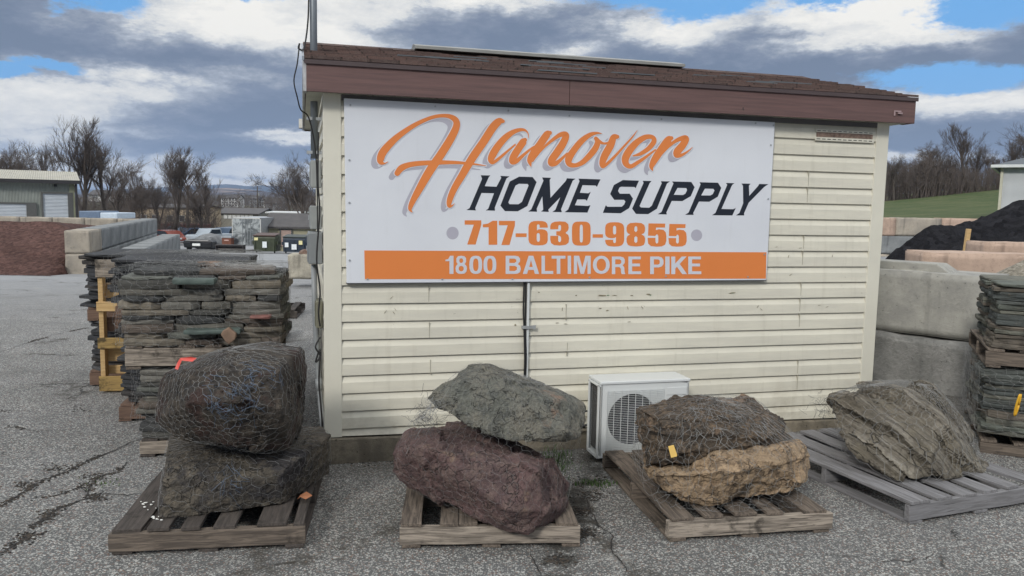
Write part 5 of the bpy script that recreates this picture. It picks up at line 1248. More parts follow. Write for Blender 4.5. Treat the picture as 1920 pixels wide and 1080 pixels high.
# left bins
def _unused(): pass
def bwall(A_, B_, zt_, courses, mats_, lab, group, seed=0, wd=.6):
    d_ = Vector((B_[0]-A_[0], B_[1]-A_[1], 0)); n = max(1, round(d_.length/1.5)); rz = math.atan2(d_.y, d_.x); L = d_.length/n; d_.normalize()
    for c_ in range(courses):
        for i in range(n):
            p_ = Vector((A_[0], A_[1], 0))+d_*L*i
            cblock(onum(i, n, lab[c_]) if A_[0] > -30 else NTH[n-1-i]+' from the right, '+lab[c_], (p_.x, p_.y, zt_-.6*(c_+1)), rz, L-.012, wd, .592, mats_[c_ % len(mats_)] if i or len(mats_) < 3 else mats_[-1], group[c_], .012, False, seed+i+7*c_)
def onum(i, n, what): return ('nearest' if i == 0 else 'farthest' if i == n-1 else NTH[i]+' nearest')+' '+what
bwall((-10.9, 20.5), (-15.2, 34.0), .80, 2, [CONC_GREY, CONC_GREY, CONC_BUFF], ['concrete block, top course of the bin wall beside the red gravel', 'concrete block, lower course of the bin wall beside the red gravel'], ['top course of the bin wall', 'lower course of the bin wall'], 20)
bwall((-9.4, 20.2), (-12.35, 29.5), .36, 1, [CONC_GREY], ['concrete block in the low single row beside the bin wall'], ['low row of blocks beside the bin wall'], 40)
bwall((-35, 35.5), (-16.2, 35.5), .72, 2, [CONC_BUFF], ['buff block, top course behind the red gravel', 'buff block, lower course behind the red gravel'], ['top course of the back bin wall', 'lower course of the back bin wall'], 60)
# pitted block by the dumpsters
p = D(540, 523, 17.5); cblock('pitted pale concrete block standing alone behind the shed corner', (p.x, p.y, p.z), R(5), 1.6, .6, D(540, 477, 17.5).z-p.z, CONC_PIT, None, .02, False, 77)
rk, _ = rock('boulder', 'small reddish stone lying on top of the pitted block', [(558, 478, 17.7), (562, 470, 17.8), (575, 467, 17.9), (588, 472, 17.8), (592, 479, 17.7), (575, 479, 17.5), (575, 475, 18.0)], rockmat('reddish_stone', (.25, .15, .11), (.17, .11, .08), (.3, .22, .17), 5), vox=.04, amp=.03, facet=.03, seed=12)

# ------------------------------------------------------------------ gravel heaps
def heap(name, label, cx_, cy_, rx, ry, hfun, mtl, res=70, kind=None, cat='heap', rough=.04, base=None):
    mb = MB(); vs = []; n = res
    for j in range(n+1):
        for i in range(n+1):
            u, v = -1+2*i/n, -1+2*j/n; x_, y_ = cx_+u*rx, cy_+v*ry
            b_ = gz(x_, y_) if base is None else base
            h_ = hfun(u, v, x_, y_)
            h_ += rough*noise.fractal(Vector((x_*1.3, y_*1.3, 2)), .7, 2.2, 6)*min(1, max(0, h_)*3)
            vs.append((x_, y_, b_+max(-.3, h_)))
    mb.v = vs; mb.f = [(j*(n+1)+i, j*(n+1)+i+1, (j+1)*(n+1)+i+1, (j+1)*(n+1)+i) for j in range(n) for i in range(n)]; mb.mi = [0]*len(mb.f)
    o_ = mb.build(name, mtl, None, True, fix=False); tag(o_, label, cat, kind=kind); return o_
def m_grav(c1, c2, sc_, bd):
    def fn(t, b):
        n = t.voro(t.obj, sc_, out='Color'); r_ = t.sep(n)[0]; n2 = t.noise(t.obj, 1.2, 6, .7)
        c = t.mix(r_, c1, c2); c = t.mix(t.ramp(n2, .4, .65, 0, .5), c, tuple(q*.6 for q in c1))
        setp(t, b, c, .95, 0, t.bump(t.math('ADD', r_, t.math('MULTIPLY', t.noise(t.obj, sc_*.5, 5, .7), 2)), .8, bd), .2)
    return fn
REDG = mat('red_gravel', m_grav((.060, .031, .026), (.15, .082, .068), 14, .05))
MULCH = mat('black_mulch', m_grav((.006, .006, .008), (.022, .022, .026), 10, .06))
GRG = mat('grey_gravel', m_grav((.20, .18, .14), (.48, .44, .37), 45, .02))
def hred(u, v, x, y):
    # ridge parallel to the bin wall: slopes down to the front
    wallx = -11.2-(y-20.5)*.275-.3
    if x > wallx: return -1
    top = 1.36+(1.0 if 0 else 0); f_ = max(0, y-19.6)*.36
    side = max(.0, .95+(wallx-x)*.33) if y > 20.5 else max(-.2, (wallx-x)*.33+.0)
    return min(top-.22*math.exp(-((x+17)/3)**2)*0-max(0, -20-x)*.06, f_, side if y > 20.5 else f_)
heap('red_gravel_heap', 'broad heap of red crushed stone behind the left bin wall', -20, 26.5, 10, 7.2, lambda u, v, x, y: hred(u, v, x, y)+(.05*(y-21) if y > 21 else 0)*0, REDG, 110, cat='gravel heap')
def sil(pts, x):
    for (a, za), (b_, zb) in zip(pts, pts[1:]):
        if x <= b_: t_ = max(0, (x-a)/(b_-a)); return za+(zb-za)*t_
    return pts[-1][1]
YM = 17.0
mp = [(D(x, y, YM).x, D(x, y, YM).z) for x, y in ((1600, 530), (1655, 492), (1700, 452), (1738, 424), (1765, 420), (1790, 421), (1815, 412), (1835, 408), (1855, 396), (1885, 384), (1925, 372), (1990, 362), (2080, 380), (2200, 480))]
heap('black_mulch_heap', 'tall heap of black mulch behind the pinkish blocks', 12.5, YM, 6, 5.5, lambda u, v, x, y: (sil(mp, x)-gz(x, y))-abs(y-YM)*.62 if True else 0, MULCH, 170, cat='mulch heap', rough=.13)
# stake
p = D(1809, 478, 14.0); q = MB(); M_ = Matrix.Translation(p) @ Matrix.Rotation(R(4), 4, 'Y'); q.box(-.035, .035, -.03, .03, -.5, .46, M_); o_ = q.build('stake', WOOD_PINE, None, bevel=.005); tag(o_, 'pale wooden stake standing in front of the black heap', 'stake')
p = D(1900, 520, 7.4)
heap('gravel_heap', 'small heap of grey gravel behind the right flagstone stack', p.x+.16, p.y, .62, .5, lambda u, v, x, y: .30-.36*math.hypot(u, v), GRG, 40, cat='gravel heap', rough=.02, base=p.z-.10)
cblock('whitish concrete block under the small gravel heap at the right edge', (p.x-.2, p.y-.45, p.z-.70), R(-20), 1.3, 1.0, .6, CONC, None, .01, False, 90)

# ------------------------------------------------------------------ right flagstone stacks
Y5 = 5.40; c5 = D(1838, 815, Y5); rz5 = R(-24); u5 = Vector((math.cos(rz5), math.sin(rz5), 0)); v5 = Vector((-u5.y, u5.x, 0))
zb5 = D(1838, 826, Y5).z-.10
pallet('brown pallet on the paving under the right flagstone stack', (c5.x, c5.y, max(zb5, .0)), rz5, 1.05, 1.0, [(.06, .1), (.25, .1), (.45, .1), (.65, .1), (.85, .1), (1.0, .08)], WOOD_OLD, hh=.11)
z_a = D(1838, 812, Y5).z; z_b = D(1838, 688, Y5).z; z_c = D(1838, 656, Y5).z; z_d = D(1850, 532, Y5).z
stack(c5, rz5, 1.05, .95, max(z_a, max(zb5, .0)+.112), z_b, FS3, ('greenish stone', 'lower tier, right edge stack'), 'flagstones in the lower tier at right', .026, .05, 41, .3, .6, 2, .014, .025)
pallet('brown pallet between the tiers of the right flagstone stack', (c5.x-.01, c5.y, z_b+.002), rz5, 1.07, 1.0, [(.06, .1), (.25, .1), (.45, .1), (.65, .1), (.85, .1), (1.0, .08)], WOOD_OLD, hh=z_c-z_b+.01)
stack(c5+u5*.03, rz5, 1.02, .95, z_c+.014, z_d, FS3, ('greenish stone', 'upper tier, right edge stack'), 'flagstones in the upper tier at right', .026, .046, 42, .35, .7, 2, .014, .02)
for (za1, zb1, lab, px_) in ((D(1915, 570, 5.2).z-.06, D(1915, 620, 5.2).z, 'yellow strap loop on the upper tier of the right stack', 1932), (D(1915, 735, 5.2).z, D(1915, 772, 5.2).z, 'yellow strap loop on the lower tier of the right stack', 1920)):
    p = D(px_, 600, 5.12); q = MB()
    zc = (za1+zb1)/2; hh_ = abs(za1-zb1)/2+.01
    pts = [(p.x+.008*math.cos(a), p.y-.02*math.sin(a)-.01, zc+hh_*math.sin(a)) for a in [6.283*i/14 for i in range(15)]]
    q.tube(pts, .007, 6); o_ = q.build('strap', plain('yellow_strap', (.75, .42, .03), .5), None, True); tag(o_, lab, 'strap')
cl = [c5+u5*a+v5*b_+Vector((0, 0, z_-c5.z)) for a in (-.03, 1.08) for b_ in (-.03, .98) for z_ in (z_a+.02, z_b)]
hexnet('wire_netting', 'chicken wire round the lower tier of the right flagstone stack', cl, 0, 0, cell=.06, rad=.0008, seed=14, inflate=1.0, crumple=.015)

# ------------------------------------------------------------------ weeds near the outdoor unit
def weeds(name, label, c_, n, sx, sy, hmin, hmax, mtl, seed):
    rnd = random.Random(seed); q = MB()
    for i in range(n):
        x_, y_ = c_.x+rnd.gauss(0, sx), c_.y+rnd.gauss(0, sy); h_ = rnd.uniform(hmin, hmax); a = rnd.random()*6.28; w_ = rnd.uniform(.0015, .004); l_ = rnd.uniform(.2, .9)*h_
        b_ = Vector((x_, y_, gz(x_, y_))); d_ = Vector((math.cos(a), math.sin(a), 0)); s_ = Vector((-d_.y, d_.x, 0))*w_
        q.add([b_-s_, b_+s_, b_+d_*l_*.4+Vector((0, 0, h_*.7))+s_*.8, b_+d_*l_*.4+Vector((0, 0, h_*.7))-s_*.8, b_+d_*l_+Vector((0, 0, h_))], [(0, 1, 2, 3), (3, 2, 4)])
    o_ = q.build(name, mtl, None, fix=False); tag(o_, label, 'weeds', kind='stuff')
GRS = plain('weed_green', (.06, .11, .025), .6, var=.4, scale=30); DRY = plain('dry_grass', (.15, .115, .06), .8, var=.3)
weeds('weeds', 'green weeds growing behind the maroon boulder near the outdoor unit', G(1045, 868), 200, .06, .10, .015, .06, GRS, 1)
weeds('weeds', 'low green moss and grass tuft in the crack before the outdoor unit', G(1115, 908), 160, .09, .03, .01, .03, GRS, 2)
weeds('dry_weeds', 'dry grass stems along the foot of the shed wall at right', G(1530, 795), 110, .22, .03, .02, .07, DRY, 3)
weeds('dry_weeds', 'tiny plants in the paving crack left of the pallets', G(190, 905), 50, .08, .05, .004, .016, GRS, 4)

# ------------------------------------------------------------------ background: grass slope, hills
def m_grass(t, b):
    P = t.geo; n = t.noise(t.vmath('MULTIPLY', P, (.6, 2.2, 1)), .5, 6, .65); n2 = t.noise(P, 3, 5, .7)
    c = t.mix(t.ramp(n, .4, .62), (.045, .072, .022), (.085, .10, .04)); c = t.mix(t.ramp(n2, .5, .75, 0, .5), c, (.17, .15, .08))
    setp(t, b, c, .9, 0, t.bump(n2, .5, .05), .2)
def gh(x, y):
    if y > 76: return gh(x, 76)-(y-76)*.03
    t_ = min(1, max(0, (y-26.3)/50)); zt_ = 2.75+max(-30, (x-36))*.12
    return 1.45+(zt_-1.45)*t_+.1*noise.noise(Vector((x*.08, y*.08, 0)))*t_
grass = grid([7+2.5*i for i in range(60)], [26.35, 28, 31, 35, 40, 46, 53, 60, 68, 76, 90, 120, 180], gh, mat('lawn_grass', m_grass), 'grass_slope'); tag(grass, kind='structure')
def ridge(name, pts, Y, depth, mtl, rough=0.0, low=-4, seed=0):
    mb = MB(); n = 160; x0, x1 = pts[0][0], pts[-1][0]
    prof = [(D(a, b_, Y).x, D(a, b_, Y).z) for a, b_ in pts]; xs_ = [prof[0][0]+(prof[-1][0]-prof[0][0])*i/n for i in range(n+1)]
    rows = [(-1.0, 0), (-.6, .35), (-.3, .75), (0, 1), (.5, .6), (1, 0)]; vs = []
    for (d_, k_) in rows:
        for x_ in xs_: z_ = sil(prof, x_)+rough*noise.fractal(Vector((x_/Y*40+seed, 1, 0)), 1, 2, 5); vs.append((x_, Y+d_*depth, low+(z_-low)*k_))
    mb.v = vs; m_ = n+1; mb.f = [(j*m_+i, j*m_+i+1, (j+1)*m_+i+1, (j+1)*m_+i) for j in range(len(rows)-1) for i in range(n)]; mb.mi = [0]*len(mb.f)
    o_ = mb.build(name, mtl, None, True, fix=False); tag(o_, kind='structure')
def m_hill(c1, c2, c3, s_, thr):
    def fn(t, b):
        n = t.noise(t.vmath('MULTIPLY', t.geo, (1, 1, 6)), s_, 6, .7); n2 = t.noise(t.geo, s_*6, 4)
        c = t.mix(t.ramp(n, .4, .6), c1, c2); c = t.mix(t.ramp(t.noise(t.vmath('MULTIPLY', t.geo, (1, 1, 10)), s_*.5, 5), thr, thr+.04, 0, .9), c, c3)
        c = t.mix(t.ramp(n2, .4, .7, 0, .4), c, tuple(q*.6 for q in c1)); setp(t, b, c, .95)
    return fn
ridge('hills', [(-400, 352), (-100, 350), (200, 356), (330, 350), (385, 347), (430, 345), (470, 350), (490, 347), (540, 351), (570, 355), (700, 356), (1000, 350), (1600, 352), (2300, 350)], 6500, 1200, mat('haze_blue_hill', m_hill((.020, .030, .045), (.016, .024, .036), (.04, .045, .05), .002, .6)), 3)  # farthest ridge: distance haze put into its blue colour
ridge('near_hills', [(-400, 366), (200, 364), (360, 358), (420, 352), (455, 354), (500, 359), (530, 364), (560, 362), (620, 366), (1200, 372), (2300, 372)], 2600, 700, mat('brown_hill', m_hill((.060, .050, .055), (.045, .042, .052), (.30, .23, .19), .004, .555)), 2, seed=3)
ridge('wooded_rise', [(-400, 372), (100, 370), (330, 368), (400, 366), (450, 364), (500, 368), (560, 374), (700, 380), (2300, 384)], 900, 250, mat('wooded_hill', m_hill((.040, .034, .030), (.055, .045, .038), (.10, .08, .06), .02, .58)), 2.0, seed=8)

# ------------------------------------------------------------------ trees
BARK = plain('bark', (.075, .062, .052), .9, var=.3, scale=3); TWIG = plain('twig', (.105, .086, .076), .9, var=.2, scale=1)
def tree_meshes(hh, spread, seed, upw=.35, lim=7, tw=1.0, lev=4, r0=None):
    rnd = random.Random(seed); T1, T2 = MB(), MB(); r0 = r0 or hh*.018
    def branch(p, d_, L, r_, lv):
        n = 4 if lv < 2 else 3; pts = [p]; rs = [r_]
        for i in range(n):
            d_ = (d_+Vector((rnd.gauss(0, .13), rnd.gauss(0, .13), rnd.gauss(.03, .08)))*(1 if lv else .45)).normalized()
            pts.append(pts[-1]+d_*L/n); rs.append(r_*(1-.62*(i+1)/n))
        (T1 if lv == 0 else T2).tube(pts, rs, (7, 5, 4, 3, 3, 3)[lv], cap=False)
        if lv >= lev: return
        k = (lim, 7, 7, 7, 5)[lv]
        for i in range(k):
            f_ = rnd.uniform(.28 if lv == 0 else .2, 1); a = f_*n; j = min(n-1, int(a)); q_ = pts[j].lerp(pts[j+1], a-j)
            ax = d_.orthogonal().normalized(); ax.rotate(Matrix.Rotation(rnd.random()*6.283, 3, d_))
            ang = rnd.uniform(.35, .85)*spread; nd = (d_*math.cos(ang)+ax*math.sin(ang)+Vector((0, 0, upw))).normalized()
            branch(q_, nd, L*rnd.uniform(.42, .66)*(1.05-.35*f_ if lv == 0 else 1), max(rs[j]*(.55 if lv < 1 else .46), .008*tw), lv+1)
    branch(Vector((0, 0, -.3)), Vector((0, 0, 1)), hh*.62, r0, 0)
    zs = sorted(v[2] for v in T2.v); return T1.mesh('trunk', BARK, True, False), T2.mesh('branches', TWIG, True, False), zs[int(len(zs)*.995)]
PROT = [tree_meshes(10, 1.0, 1, .35), tree_meshes(10, .8, 2, .55, 8), tree_meshes(10, 1.15, 3, .25, 8), tree_meshes(10, .6, 5, .7, 9), tree_meshes(10, 1.0, 6, .4, 9)]
def tree(label, px_, Y, ptop, proto, group, rz=None, base=None, wide=1.0):
    X = (px_-960)/F*Y; b_ = base if base is not None else (gh(X, Y) if X > 7 else gz(X, Y)); zt_ = D(px_, ptop, Y).z; s_ = (zt_-b_)/PROT[proto][2]
    o_ = thing('bare_tree', label, 'tree', (X, Y, b_), rz if rz is not None else random.random()*6.28, group)
    o_.scale = (s_*wide, s_*wide, s_)
    mobj('trunk', PROT[proto][0], o_); mobj('branches', PROT[proto][1], o_); return o_
LT = [(8, 62, 268, 0, 'leftmost bare tree rising behind the metal warehouse roof'), (38, 66, 272, 2, 'bare forked tree behind the warehouse, second from the left edge'), (85, 75, 280, 3, 'hazy bare tree behind the middle of the warehouse roof'),
      (150, 70, 224, 1, 'tallest bare tree on the left, wind swept crown above the warehouse corner'), (195, 72, 262, 2, 'bare spreading tree just right of the tallest left one'), (225, 90, 300, 4, 'smaller bare tree right of the warehouse, lower crown'),
      (275, 95, 318, 3, 'bare round headed tree between the two tall groups on the left'), (322, 84, 276, 1, 'tall slender bare tree in the middle of the left background'), (355, 88, 284, 0, 'bare tree with dense crown right of the slender one'),
      (395, 100, 318, 3, 'thin pale bare sapling at the right end of the left wood'), (568, 82, 286, 4, 'bare bushy tree behind the small dark roofed shed'), (545, 120, 320, 2, 'dark bare tree left of the small shed roof'), (600, 90, 300, 0, 'bare tree half hidden behind the shed wall'),
      (255, 80, 330, 4, 'low bare tree before the tan building'), (300, 78, 335, 2, 'low bare tree leaning over the red container'), (375, 82, 335, 4, 'low bare tree beside the parked pickup')]
for (x_, Y, tp, pi, lab) in LT: tree(lab, x_, Y, tp, pi, 'bare trees in the left background', wide=1.25 if pi != 3 else 1.0)
RT = [(1668, 78, 290, 2), (1690, 84, 300, 4), (1715, 80, 296, 0), (1742, 82, 262, 2), (1755, 80, 286, 4), (1778, 86, 290, 1), (1803, 80, 232, 3), (1815, 84, 262, 4), (1838, 82, 290, 0), (1858, 86, 284, 2), (1880, 82, 262, 1), (1902, 88, 246, 0), (1925, 84, 222, 2), (1950, 88, 240, 4), (1980, 84, 250, 0)]
rl = ['at the left end, beside the shed eave', 'second from the left end, low and bushy', 'third from the left end', 'with a wide open crown left of the tall one', 'just right of the wide crowned one', 'with upright limbs before the tallest', 'tallest, slender and upright', 'hugging the tallest one on its right', 'low, in the middle of the right half', 'left of the white building', 'rising above the white building roof edge', 'tall, behind the white building roof', 'at the right picture edge, tallest of its side', 'past the right edge, partly seen', 'farthest right, hardly seen']
for (x_, Y, tp, pi), l_ in zip(RT, rl): tree('bare tree on the grass slope '+l_, x_, Y, tp, pi, 'bare trees on top of the grass slope', wide=1.35)
# thickets: dense brush that reads as one mass
def thicket(name, label, x0, x1, Y, dY, ptop, pvar, n, seed, basef):
    rnd = random.Random(seed); q = MB()
    for i in range(n):
        px_ = rnd.uniform(x0, x1); Yy = Y+rnd.uniform(-dY, dY); X = (px_-960)/F*Yy; b_ = basef(X, Yy); tp = ptop+pvar*noise.noise(Vector((px_*.02, seed, 0)))*2+abs(rnd.gauss(0, 14)); zt_ = D(px_, tp, Yy).z
        h_ = max(1.0, zt_-b_); p = Vector((X, Yy, b_)); pts = [p]; d_ = Vector((rnd.gauss(0, .12), rnd.gauss(0, .1), 1)).normalized()
        for k_ in range(3): d_ = (d_+Vector((rnd.gauss(0, .15), 0, 0))).normalized(); pts.append(pts[-1]+d_*h_/3)
        r_ = h_*.007; q.tube(pts, [r_*1.3, r_, r_*.7, r_*.3], 3, cap=False)
        for k_ in range(16):
            f_ = rnd.uniform(.15, 1)*3; j = min(2, int(f_)); s_ = pts[j].lerp(pts[j+1], f_-j); dd = Vector((rnd.gauss(0, .7), rnd.gauss(0, .5), rnd.uniform(.2, 1))).normalized(); L = h_*rnd.uniform(.08, .24)
            e_ = s_+dd*L; q.tube([s_, e_], [r_*.45, r_*.15], 3, cap=False)
            for m_ in range(3): dd2 = (dd+Vector((rnd.gauss(0, .5), rnd.gauss(0, .4), rnd.gauss(.1, .4)))).normalized(); s2 = s_.lerp(e_, rnd.uniform(.3, 1)); q.tube([s2, s2+dd2*L*.6], [r_*.28, r_*.1], 3, cap=False)
    o_ = q.build(name, TWIG, None, fix=False); tag(o_, label, 'thicket', kind='stuff')
thicket('thicket', 'dense dark thicket of bare saplings on top of the grass slope', 1640, 2000, 84, 6, 306, 16, 1700, 1, gh)
thicket('thicket', 'dark leafless wood behind the cars and bins at left', 140, 395, 118, 14, 368, 14, 420, 2, gz)
thicket('far_wood', 'far belt of dark leafless wood beyond the roofs at left', 0, 660, 240, 30, 360, 6, 900, 3, gz)
thicket('brush', 'brown brush between the tan building and the red container', 230, 400, 86, 4, 398, 10, 260, 4, gz)

# ------------------------------------------------------------------ background buildings
def wallmat(name, c, rib=0, var=.1):
    def fn(t, b):
        n = t.noise(t.obj, 1.5, 5, .6); c2 = t.mix(t.ramp(n, .3, .7), tuple(q*(1-var) for q in c), tuple(q*(1+var) for q in c)); nm = None
        if rib:
            w_ = t.node('ShaderNodeTexWave', wave_type='BANDS', bands_direction='X' if rib > 0 else 'Z'); t.put(w_.inputs['Vector'], t.obj); w_.inputs['Scale'].default_value = abs(rib)
            nm = t.bump(w_.outputs[0], .8, .04)
        setp(t, b, c2, .6, 0, nm)
    return mat(name, fn)
def house(name, label, cat, px0, px1, pyb, pye, pyr, Y, dep, wall_m, roof_m, wins=(), doors=(), over=.3, group=None, rz=0, gable='x', winm=None, rooft=.15):
    A_ = D(px0, pyb, Y); B_ = D(px1, pyb, Y); W_ = B_.x-A_.x; ze = D((px0+px1)/2, pye, Y).z-A_.z; zr_ = D((px0+px1)/2, pyr, Y+(dep/2 if gable == 'x' else 0)).z-A_.z
    o_ = thing(name, label, cat, (A_.x, Y, A_.z), rz, group)
    q = MB(); q.box(0, W_, 0, dep, -1.5, ze)
    if gable == 'x':
        q.prism([(0, ze), (dep, ze), (dep/2, zr_-.05)], 'x', 0.001, W_-.001)
    else: q.prism([(0, ze), (W_, ze), (W_/2, zr_-.05)], 'y', .001, dep-.001)
    q.build('wall', wall_m, o_)
    r_ = MB(); t_ = rooft
    if gable == 'x':
        k = (zr_-ze)/(dep/2)
        r_.prism([(-over, ze-over*k), (dep/2, zr_), (dep+over, ze-over*k), (dep+over, ze-over*k+t_), (dep/2, zr_+t_), (-over, ze-over*k+t_)], 'x', -over, W_+over)
    else:
        k = (zr_-ze)/(W_/2); r_.prism([(-over, ze-over*k), (W_/2, zr_), (W_+over, ze-over*k), (W_+over, ze-over*k+t_), (W_/2, zr_+t_), (-over, ze-over*k+t_)], 'y', -over, dep+over)
    r_.build('roof', roof_m, o_)
    wm = winm or plain('window_glass', (.05, .06, .08), .15)
    for (a, b_, c_, d_) in wins:
        w_ = MB(); w_.box(a*W_, b_*W_, -.06, -.02, c_*ze, d_*ze); f_ = w_.build('window', wm, o_)
        w_ = MB(); x0, x1, z0, z1 = a*W_, b_*W_, c_*ze, d_*ze; e_ = .06
        w_.box(x0-e_, x0, -.09, -.021, z0-e_, z1+e_); w_.box(x1, x1+e_, -.09, -.021, z0-e_, z1+e_); w_.box(x0, x1, -.09, -.021, z1, z1+e_); w_.box(x0, x1, -.09, -.021, z0-e_, z0); w_.build('frame', WHITEM, f_)
    for (a, b_, c_, d_, mt_) in doors:
        w_ = MB(); w_.box(a*W_, b_*W_, -.07, -.02, c_*ze, d_*ze); w_.build('door', mt_, o_)
        w_ = MB(); x0, x1, z1 = a*W_, b_*W_, d_*ze; w_.box(x0-.12, x0, -.12, -.021, 0, z1+.12); w_.box(x1, x1+.12, -.12, -.021, 0, z1+.12); w_.box(x0, x1, -.12, -.021, z1, z1+.12); w_.build('door_frame', plain('dark_door_frame', (.09, .09, .085), .6), o_)
    return o_
DROOF = wallmat('dark_roof', (.060, .055, .055), var=.2); LROOF = wallmat('pale_metal_roof', (.42, .40, .33), 2.5)
# warehouse
ROLL_ = wallmat('roller_door', (.52, .56, .60), -3.5, .04)
Yw = 52; A_ = D(-420, 410, Yw); B_ = D(141, 410, Yw); W_ = B_.x-A_.x; bz = -2.0
RWH = R(30); W_ = 22.0
wh_ = thing('warehouse', 'grey green metal warehouse with white roller doors at the left edge', 'warehouse', (B_.x-W_*math.cos(RWH), Yw-W_*math.sin(RWH), bz), RWH)
zE = D(141, 340, Yw).z-bz; q = MB(); q.box(0, W_, 0, 14, -.5, zE); q.build('wall', wallmat('metal_siding', (.27, .29, .26), 4), wh_)
q = MB(); q.prism([(-.4, zE+.03), (7, zE+.8), (14.4, zE+.03), (14.4, zE-.1), (-.4, zE-.1)], 'x', -.3, W_+.35); q.build('roof', LROOF, wh_)
q = MB(); q.box(-.3, W_+.4, -.52, -.41, zE-.18, zE+.05); q.build('gutter', plain('dark_gutter', (.03, .028, .03), .5), wh_)
q = MB(); q.box(W_-.28, W_+.02, -.10, -.01, 0, zE-.12); q.build('corner_trim', plain('green_trim', (.23, .24, .16), .6), wh_)
q = MB(); q.box(W_+.05, W_+.18, -.35, -.2, 0, zE-.15); q.build('downspout', plain('dark_gutter', (0, 0, 0)), wh_)
def fu(x_):
    k = ray(x_, 400); o0 = Vector(wh_.location); n0 = Vector((-math.sin(RWH), math.cos(RWH), 0)); t_ = (o0-EYE).dot(n0)/k.dot(n0); return (EYE+k*t_-o0).dot(Vector((math.cos(RWH), math.sin(RWH), 0)))
def fz(y_, x_=105): 
    k = ray(x_, y_); o0 = Vector(wh_.location); n0 = Vector((-math.sin(RWH), math.cos(RWH), 0)); t_ = (o0-EYE).dot(n0)/k.dot(n0); return (EYE+k*t_).z-bz
for (a, b_, t_) in ((82, 128, 363), (-30, 50, 382)):
    q = MB(); q.box(fu(a), fu(b_), -.05, -.01, 0, fz(t_, max(a, 5))); q.build('roller_door', ROLL_, wh_)
    q = MB(); q.box(fu(a)-.12, fu(a), -.12, -.01, 0, fz(t_, max(a, 5))+.1); q.box(fu(b_), fu(b_)+(.55 if b_ == 50 else .3), -.12, -.01, 0, fz(t_, max(a, 5))+.1); q.box(fu(a), fu(b_), -.12, -.01, fz(t_, max(a, 5)), fz(t_, max(a, 5))+.1); q.build('door_frame', plain('dark_door_frame', (.09, .09, .085), .6), wh_)
q = MB(); q.box(fu(106)-.08, fu(106)+.08, -.25, -.01, fz(350), fz(345)); q.build('wall_lamp', BLACK, wh_)
# blue and white box body
p = D(148, 412, 49); p2 = D(188, 412, 49); p3 = D(220, 412, 49)
bx_ = thing('trailer', 'long blue box trailer with a white end right of the warehouse', 'trailer', (p.x, 49, p.z-.8), 0); zt_ = D(180, 396, 49).z-(p.z-.8)
q = MB(); q.box(0, p2.x-p.x, 0, 2.4, .9, zt_); q.build('body', plain('blue_grey_panel', (.12, .17, .25), .5), bx_, bevel=.05)
q = MB(); q.box(p2.x-p.x+.001, p3.x-p.x, -.02, 2.4, .9, zt_-.08); q.build('end_panel', plain('pale_blue_panel', (.50, .58, .66), .5), bx_, bevel=.05)
for x_ in (.6, p3.x-p.x-.6): q = MB(); q.tube([(x_, .1, .45), (x_, .4, .45)], .45, 14); q.build('wheel', BLACK, bx_)
TAN = wallmat('tan_wall', (.46, .36, .25)); WIN = plain('window_glass', (.05, .06, .08), .15)
house('building', 'tan walled low building seen through the bare trees', 'building', 252, 366, 424, 390, 384, 112, 10, TAN, DROOF, [(.12, .2, .3, .6), (.3, .38, .3, .6), (.55, .63, .3, .6), (.75, .83, .3, .6)])
house('building', 'long low building with dark roof and a row of pale windows', 'building', 396, 484, 410, 401, 391, 128, 10, wallmat('grey_wall', (.20, .19, .16)), DROOF, [(.28+.09*i, .34+.09*i, .15, .9) for i in range(7)], winm=plain('pale_window', (.60, .60, .58), .4))
house('shed', 'small cream shed with a dark shingle roof and a pinkish door behind the bins', 'shed', 497, 596, 462, 426, 403, 66, 5, wallmat('cream_siding', (.62, .58, .40), -12), DROOF, [], [(.31, .50, .02, .86, plain('pink_door', (.36, .26, .22), .6))])
house('building', 'white flat roofed strip of a building beyond the small shed', 'building', 503, 560, 410, 400, 398, 100, 6, WHITEM, WHITEM)
SHUT = plain('dark_window', (.08, .09, .11), .3)
GW = wallmat('greywhite_wall', (.68, .68, .68)); WW = wallmat('white_siding', (.82, .82, .82)); GY = wallmat('grey_siding', (.24, .25, .27))
for (lab, x0, x1, yb_, ye_, yr_, Y, wm_, g_) in (('tall white gabled townhouse with dark windows beyond the trees', 428, 446, 388, 372, 366, 520, WW, 'y'), ('grey townhouse joined left of the white gabled one', 415, 428, 388, 372, 368, 522, GW, 'x'), ('dark grey townhouse near the utility pole', 468, 482, 386, 373, 370, 540, GY, 'x'), ('pale townhouse right of the utility pole', 486, 500, 386, 375, 372, 545, GW, 'x'), ('low grey gabled house right of the utility pole', 497, 527, 389, 382, 372, 420, GY, 'y'), ('far gabled house close to the bare bushy tree', 531, 548, 380, 374, 367, 600, GY, 'y'), ('white far house low among the trees at left', 166, 222, 372, 366, 358, 420, GW, 'x')):
    house('house', lab, 'house', x0, x1, yb_, ye_, yr_, Y, 12, wm_, DROOF, [(.12+.3*i, .30+.3*i, .08+.33*j, .30+.33*j) for i in range(3) for j in range(3)], winm=SHUT, over=.5, rooft=.4)
